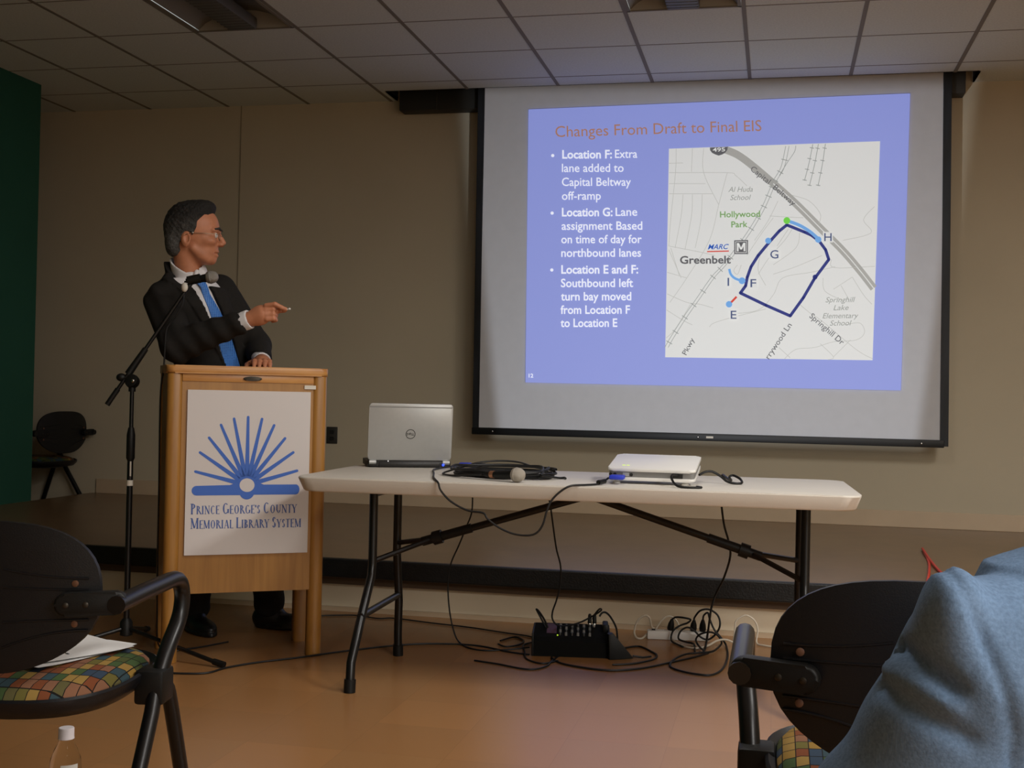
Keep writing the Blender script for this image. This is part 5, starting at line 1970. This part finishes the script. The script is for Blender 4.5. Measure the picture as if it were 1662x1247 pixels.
def trousers(P):
    d = None
    for a, b, c in ((LHP, LKN, LAN), (RHP, RKN, RAN)):
        e = chain(P, [a, b, c + np.array([0, 0, .02])], [.098, .078, .066], .03)
        e = e + .004 * np.sin(70 * P[:, 2] + 30 * P[:, 0]) * np.clip(.6 - P[:, 2], 0, .5)
        e = np.maximum(e, .055 - P[:, 2])
        d = e if d is None else smin(d, e, .03)
    h_, x, y = torso(P, -.012)
    h_ = np.maximum(h_, np.maximum(P[:, 2] - 1.06, .84 - P[:, 2]))
    return smin(d, h_, .04)


part('trousers', loc(surf(trousers, (-1.50, 5.0, .03), (-.94, 5.45, 1.09), .009)), 'suit_black', man)


def shoe(an, d, P):
    d = np.array(d) / np.linalg.norm(d)
    s_ = np.array([-d[1], d[0], 0])
    q = np.stack([(P - an) @ d, (P - an) @ s_, P[:, 2]], 1)
    e = ell(q, (.095, 0, .030), (.105, .046, .036))
    e = smin(e, ell(q, (-.025, 0, .045), (.052, .038, .05)), .04)
    e = smin(e, ell(q, (.02, 0, .06), (.05, .036, .045)), .03)
    sole = np.maximum(np.maximum(ell(q, (.07, 0, .0), (.135, .050, .4)), q[:, 2] - .018), .0 - q[:, 2])
    e = np.maximum(e, .008 - q[:, 2])
    return np.minimum(e, np.maximum(sole, .002 - q[:, 2]))


for an, d in ((LAN, (.985, -.17, 0)), (RAN, (.6, -.8, 0))):
    c = an + np.array(d) * .06
    m_ = surf(lambda P: shoe(an * np.array([1, 1, 0]), d, P), (c[0] - .20, c[1] - .20, -.01), (c[0] + .20, c[1] + .20, .13), .0055)
    part('shoe', loc(m_), 'shoe_black', man, 'black leather shoe')

tipv = H(.150, -.012, -.010)
mb = MB(); a_, b_ = H(.128, -.008, -.014), H(.166, -.014, -.008)
mb.tube([Vector(room(*a_)), Vector(room(*b_))], .0032, 10); mb.sphere(Vector(room(*b_)), .0042)
single('pointer', mb, 'white_plastic', 'small white pointer tip pinched in the speaker\'s right hand', 'pointer')

# ================================================================== THE LISTENER AT THE RIGHT (blue-grey jacket)
LU, LV = .70, 1.16
lis = thing('person', 'person in a blue-grey jacket seated at the right edge, seen from behind', 'person', room(LU, LV), TH)
OFF = Vector((LU, LV, 0))
ls = np.array([.468, 1.165, .800]); le = np.array([.398, 1.235, .620]); lw = np.array([.53, 1.40, .60])
rs_ = np.array([.93, 1.165, .845]); re_ = np.array([1.04, 1.22, .63]); rw_ = np.array([.93, 1.43, .62])


def torso2(P, off=0.0):
    z = P[:, 2]
    a = np.interp(z, [.44, .55, .70, .80, .86, .893, .93, .97], [.215, .20, .20, .215, .240, .222, .10, .055]) + off
    b = np.interp(z, [.44, .55, .70, .82, .87, .905, .94, .98], [.15, .14, .135, .125, .112, .09, .07, .055]) + off
    x, y = P[:, 0] - .70, P[:, 1] - (1.12 + .10 * np.clip((z - .45) / .5, 0, 1))
    return (np.sqrt((x / a) ** 2 + (y / b) ** 2) - 1) * np.minimum(a, b) * .9


def groove(P, pts, wd):
    q = P[:, [0, 2]]
    best = None
    for a, b in zip(pts[:-1], pts[1:]):
        a, b = np.array(a), np.array(b)
        ab = b - a
        t = np.clip(((q - a) @ ab) / (ab @ ab), 0, 1)
        e = vlen(q - a - t[:, None] * ab)
        best = e if best is None else np.minimum(best, e)
    return np.exp(-(best / wd) ** 2) * (P[:, 1] < 1.2)


def jacket2(P):
    d = torso2(P)
    la = chain(P, [ls, le, lw], [.084, .080, .058], .03)
    # sleeve head puffs up, folds run from the armpit
    la = smin(la, ell(P, (.415, 1.130, .862), (.026, .04, .036)), .03)
    for a, b, r_ in (((.335, 1.11, .800), (.43, 1.07, .755), .009), ((.36, 1.10, .73), (.48, 1.06, .690), .010)):
        la = smax(la, -cap(P, a, b, r_), .020)
    la = la + .0012 * np.sin(45 * P[:, 0] + 60 * P[:, 2])
    ra = chain(P, [rs_, re_, rw_], [.082, .074, .055], .03)
    d = smin(d, ra, .03)
    d = smin(d, la, .005)
    d = d + .011 * groove(P, [(.338, .803), (.356, .824), (.385, .814), (.412, .790)], .008)
    d = d + .008 * groove(P, [(.350, .826), (.372, .832)], .007)
    d = d + .007 * groove(P, [(.360, .776), (.392, .759), (.425, .743)], .009)
    d = d - .006 * groove(P, [(.372, .790), (.408, .772)], .010)
    d = d + .005 * groove(P, [(.410, .893), (.4264, .8506), (.4433, .8056), (.460, .755), (.470, .70)], .005)
    neck = np.sqrt((P[:, 0] - .70) ** 2 + (P[:, 1] - 1.225) ** 2) - .058
    d = np.maximum(d, -np.where(z_(P) > .93, neck, 1))
    return np.maximum(d, .45 - P[:, 2])


def z_(P):
    return P[:, 2]


part('jacket', loc(surf(jacket2, (.22, .92, .44), (1.16, 1.56, 1.0), .0052)), 'jacket_blue', lis, 'blue-grey woollen jacket')


def body2(P):
    d = np.maximum(torso2(P, -.03), P[:, 2] - .94)
    d = smin(d, cap(P, (.70, 1.22, .90), (.70, 1.24, 1.02), .052, .05), .03)
    q = P - np.array([.70, 1.255, 1.10])
    q = np.stack([q[:, 1], np.abs(q[:, 0]), q[:, 2]], 1)
    h_ = ell(q, (-.004, 0, .03), (.098, .074, .098))
    h_ = smin(h_, ell(q, (.045, 0, -.03), (.055, .055, .08)), .03)
    h_ = smin(h_, cap(q, (.098, 0, .01), (.115, 0, -.02), .008, .011), .01)
    h_ = smin(h_, ell(q, (-.012, .074, -.018), (.018, .009, .03)), .006)
    d = smin(d, h_, .02)
    for s_, w_, e_ in ((ls, lw, le), (rs_, rw_, re_)):
        d = smin(d, chain(P, [s_, e_, w_], [.05, .04, .028], .02), .02)
        t = np.array([0, 1.0, -.25]); t /= np.linalg.norm(t)
        d = smin(d, ell(P, w_ + t * .05, (.04, .05, .018)), .015)
        for i in range(4):
            x = (-.028 + .0187 * i)
            d = smin(d, chain(P, [w_ + t * .09 + np.array([x, 0, 0]), w_ + t * .125 + np.array([x * 1.1, 0, -.004]), w_ + t * .15 + np.array([x * 1.1, 0, -.02])], [.0095, .009, .008], .003), .005)
        s2 = 1 if w_ is lw else -1
        d = smin(d, chain(P, [w_ + t * .03 + np.array([.03 * s2, 0, 0]), w_ + t * .08 + np.array([.052 * s2, 0, -.006])], [.012, .009], .003), .006)
    return d


part('body', loc(surf(body2, (.26, .95, .44), (1.12, 1.68, 1.26), .007)), 'skin', lis)


def hair2(P):
    q = P - np.array([.70, 1.255, 1.10])
    d = ell(q, (0, -.012, .035), (.088, .112, .112)) + .003 * np.sin(120 * q[:, 0]) * np.sin(70 * q[:, 2])
    d = smax(d, q[:, 1] - np.interp(q[:, 2], [-.1, .0, .06, .12], [-.03, .0, .05, .12]), .01)
    return smax(d, -.07 - q[:, 2], .01)


part('hair', loc(surf(hair2, (.56, 1.08, .98), (.84, 1.42, 1.28), .006)), 'hair_brown', lis)


def legs2(P):
    d = None
    for s_ in (-1, 1):
        e = chain(P, [(.70 + .09 * s_, 1.12, .535), (.70 + .12 * s_, 1.52, .53), (.70 + .12 * s_, 1.56, .09)], [.095, .072, .055], .03)
        e = np.maximum(e, .05 - P[:, 2])
        d = e if d is None else smin(d, e, .03)
    return d


part('trousers', loc(surf(legs2, (.46, .95, .04), (.94, 1.68, .66), .009)), 'navy_trousers', lis)
for s_ in (-1, 1):
    an = np.array([.70 + .12 * s_, 1.56, 0])
    part('shoe', loc(surf(lambda P: shoe(an, (0, 1, 0), P), (an[0] - .08, an[1] - .12, -.01), (an[0] + .08, an[1] + .25, .13), .006)), 'shoe_black', lis)
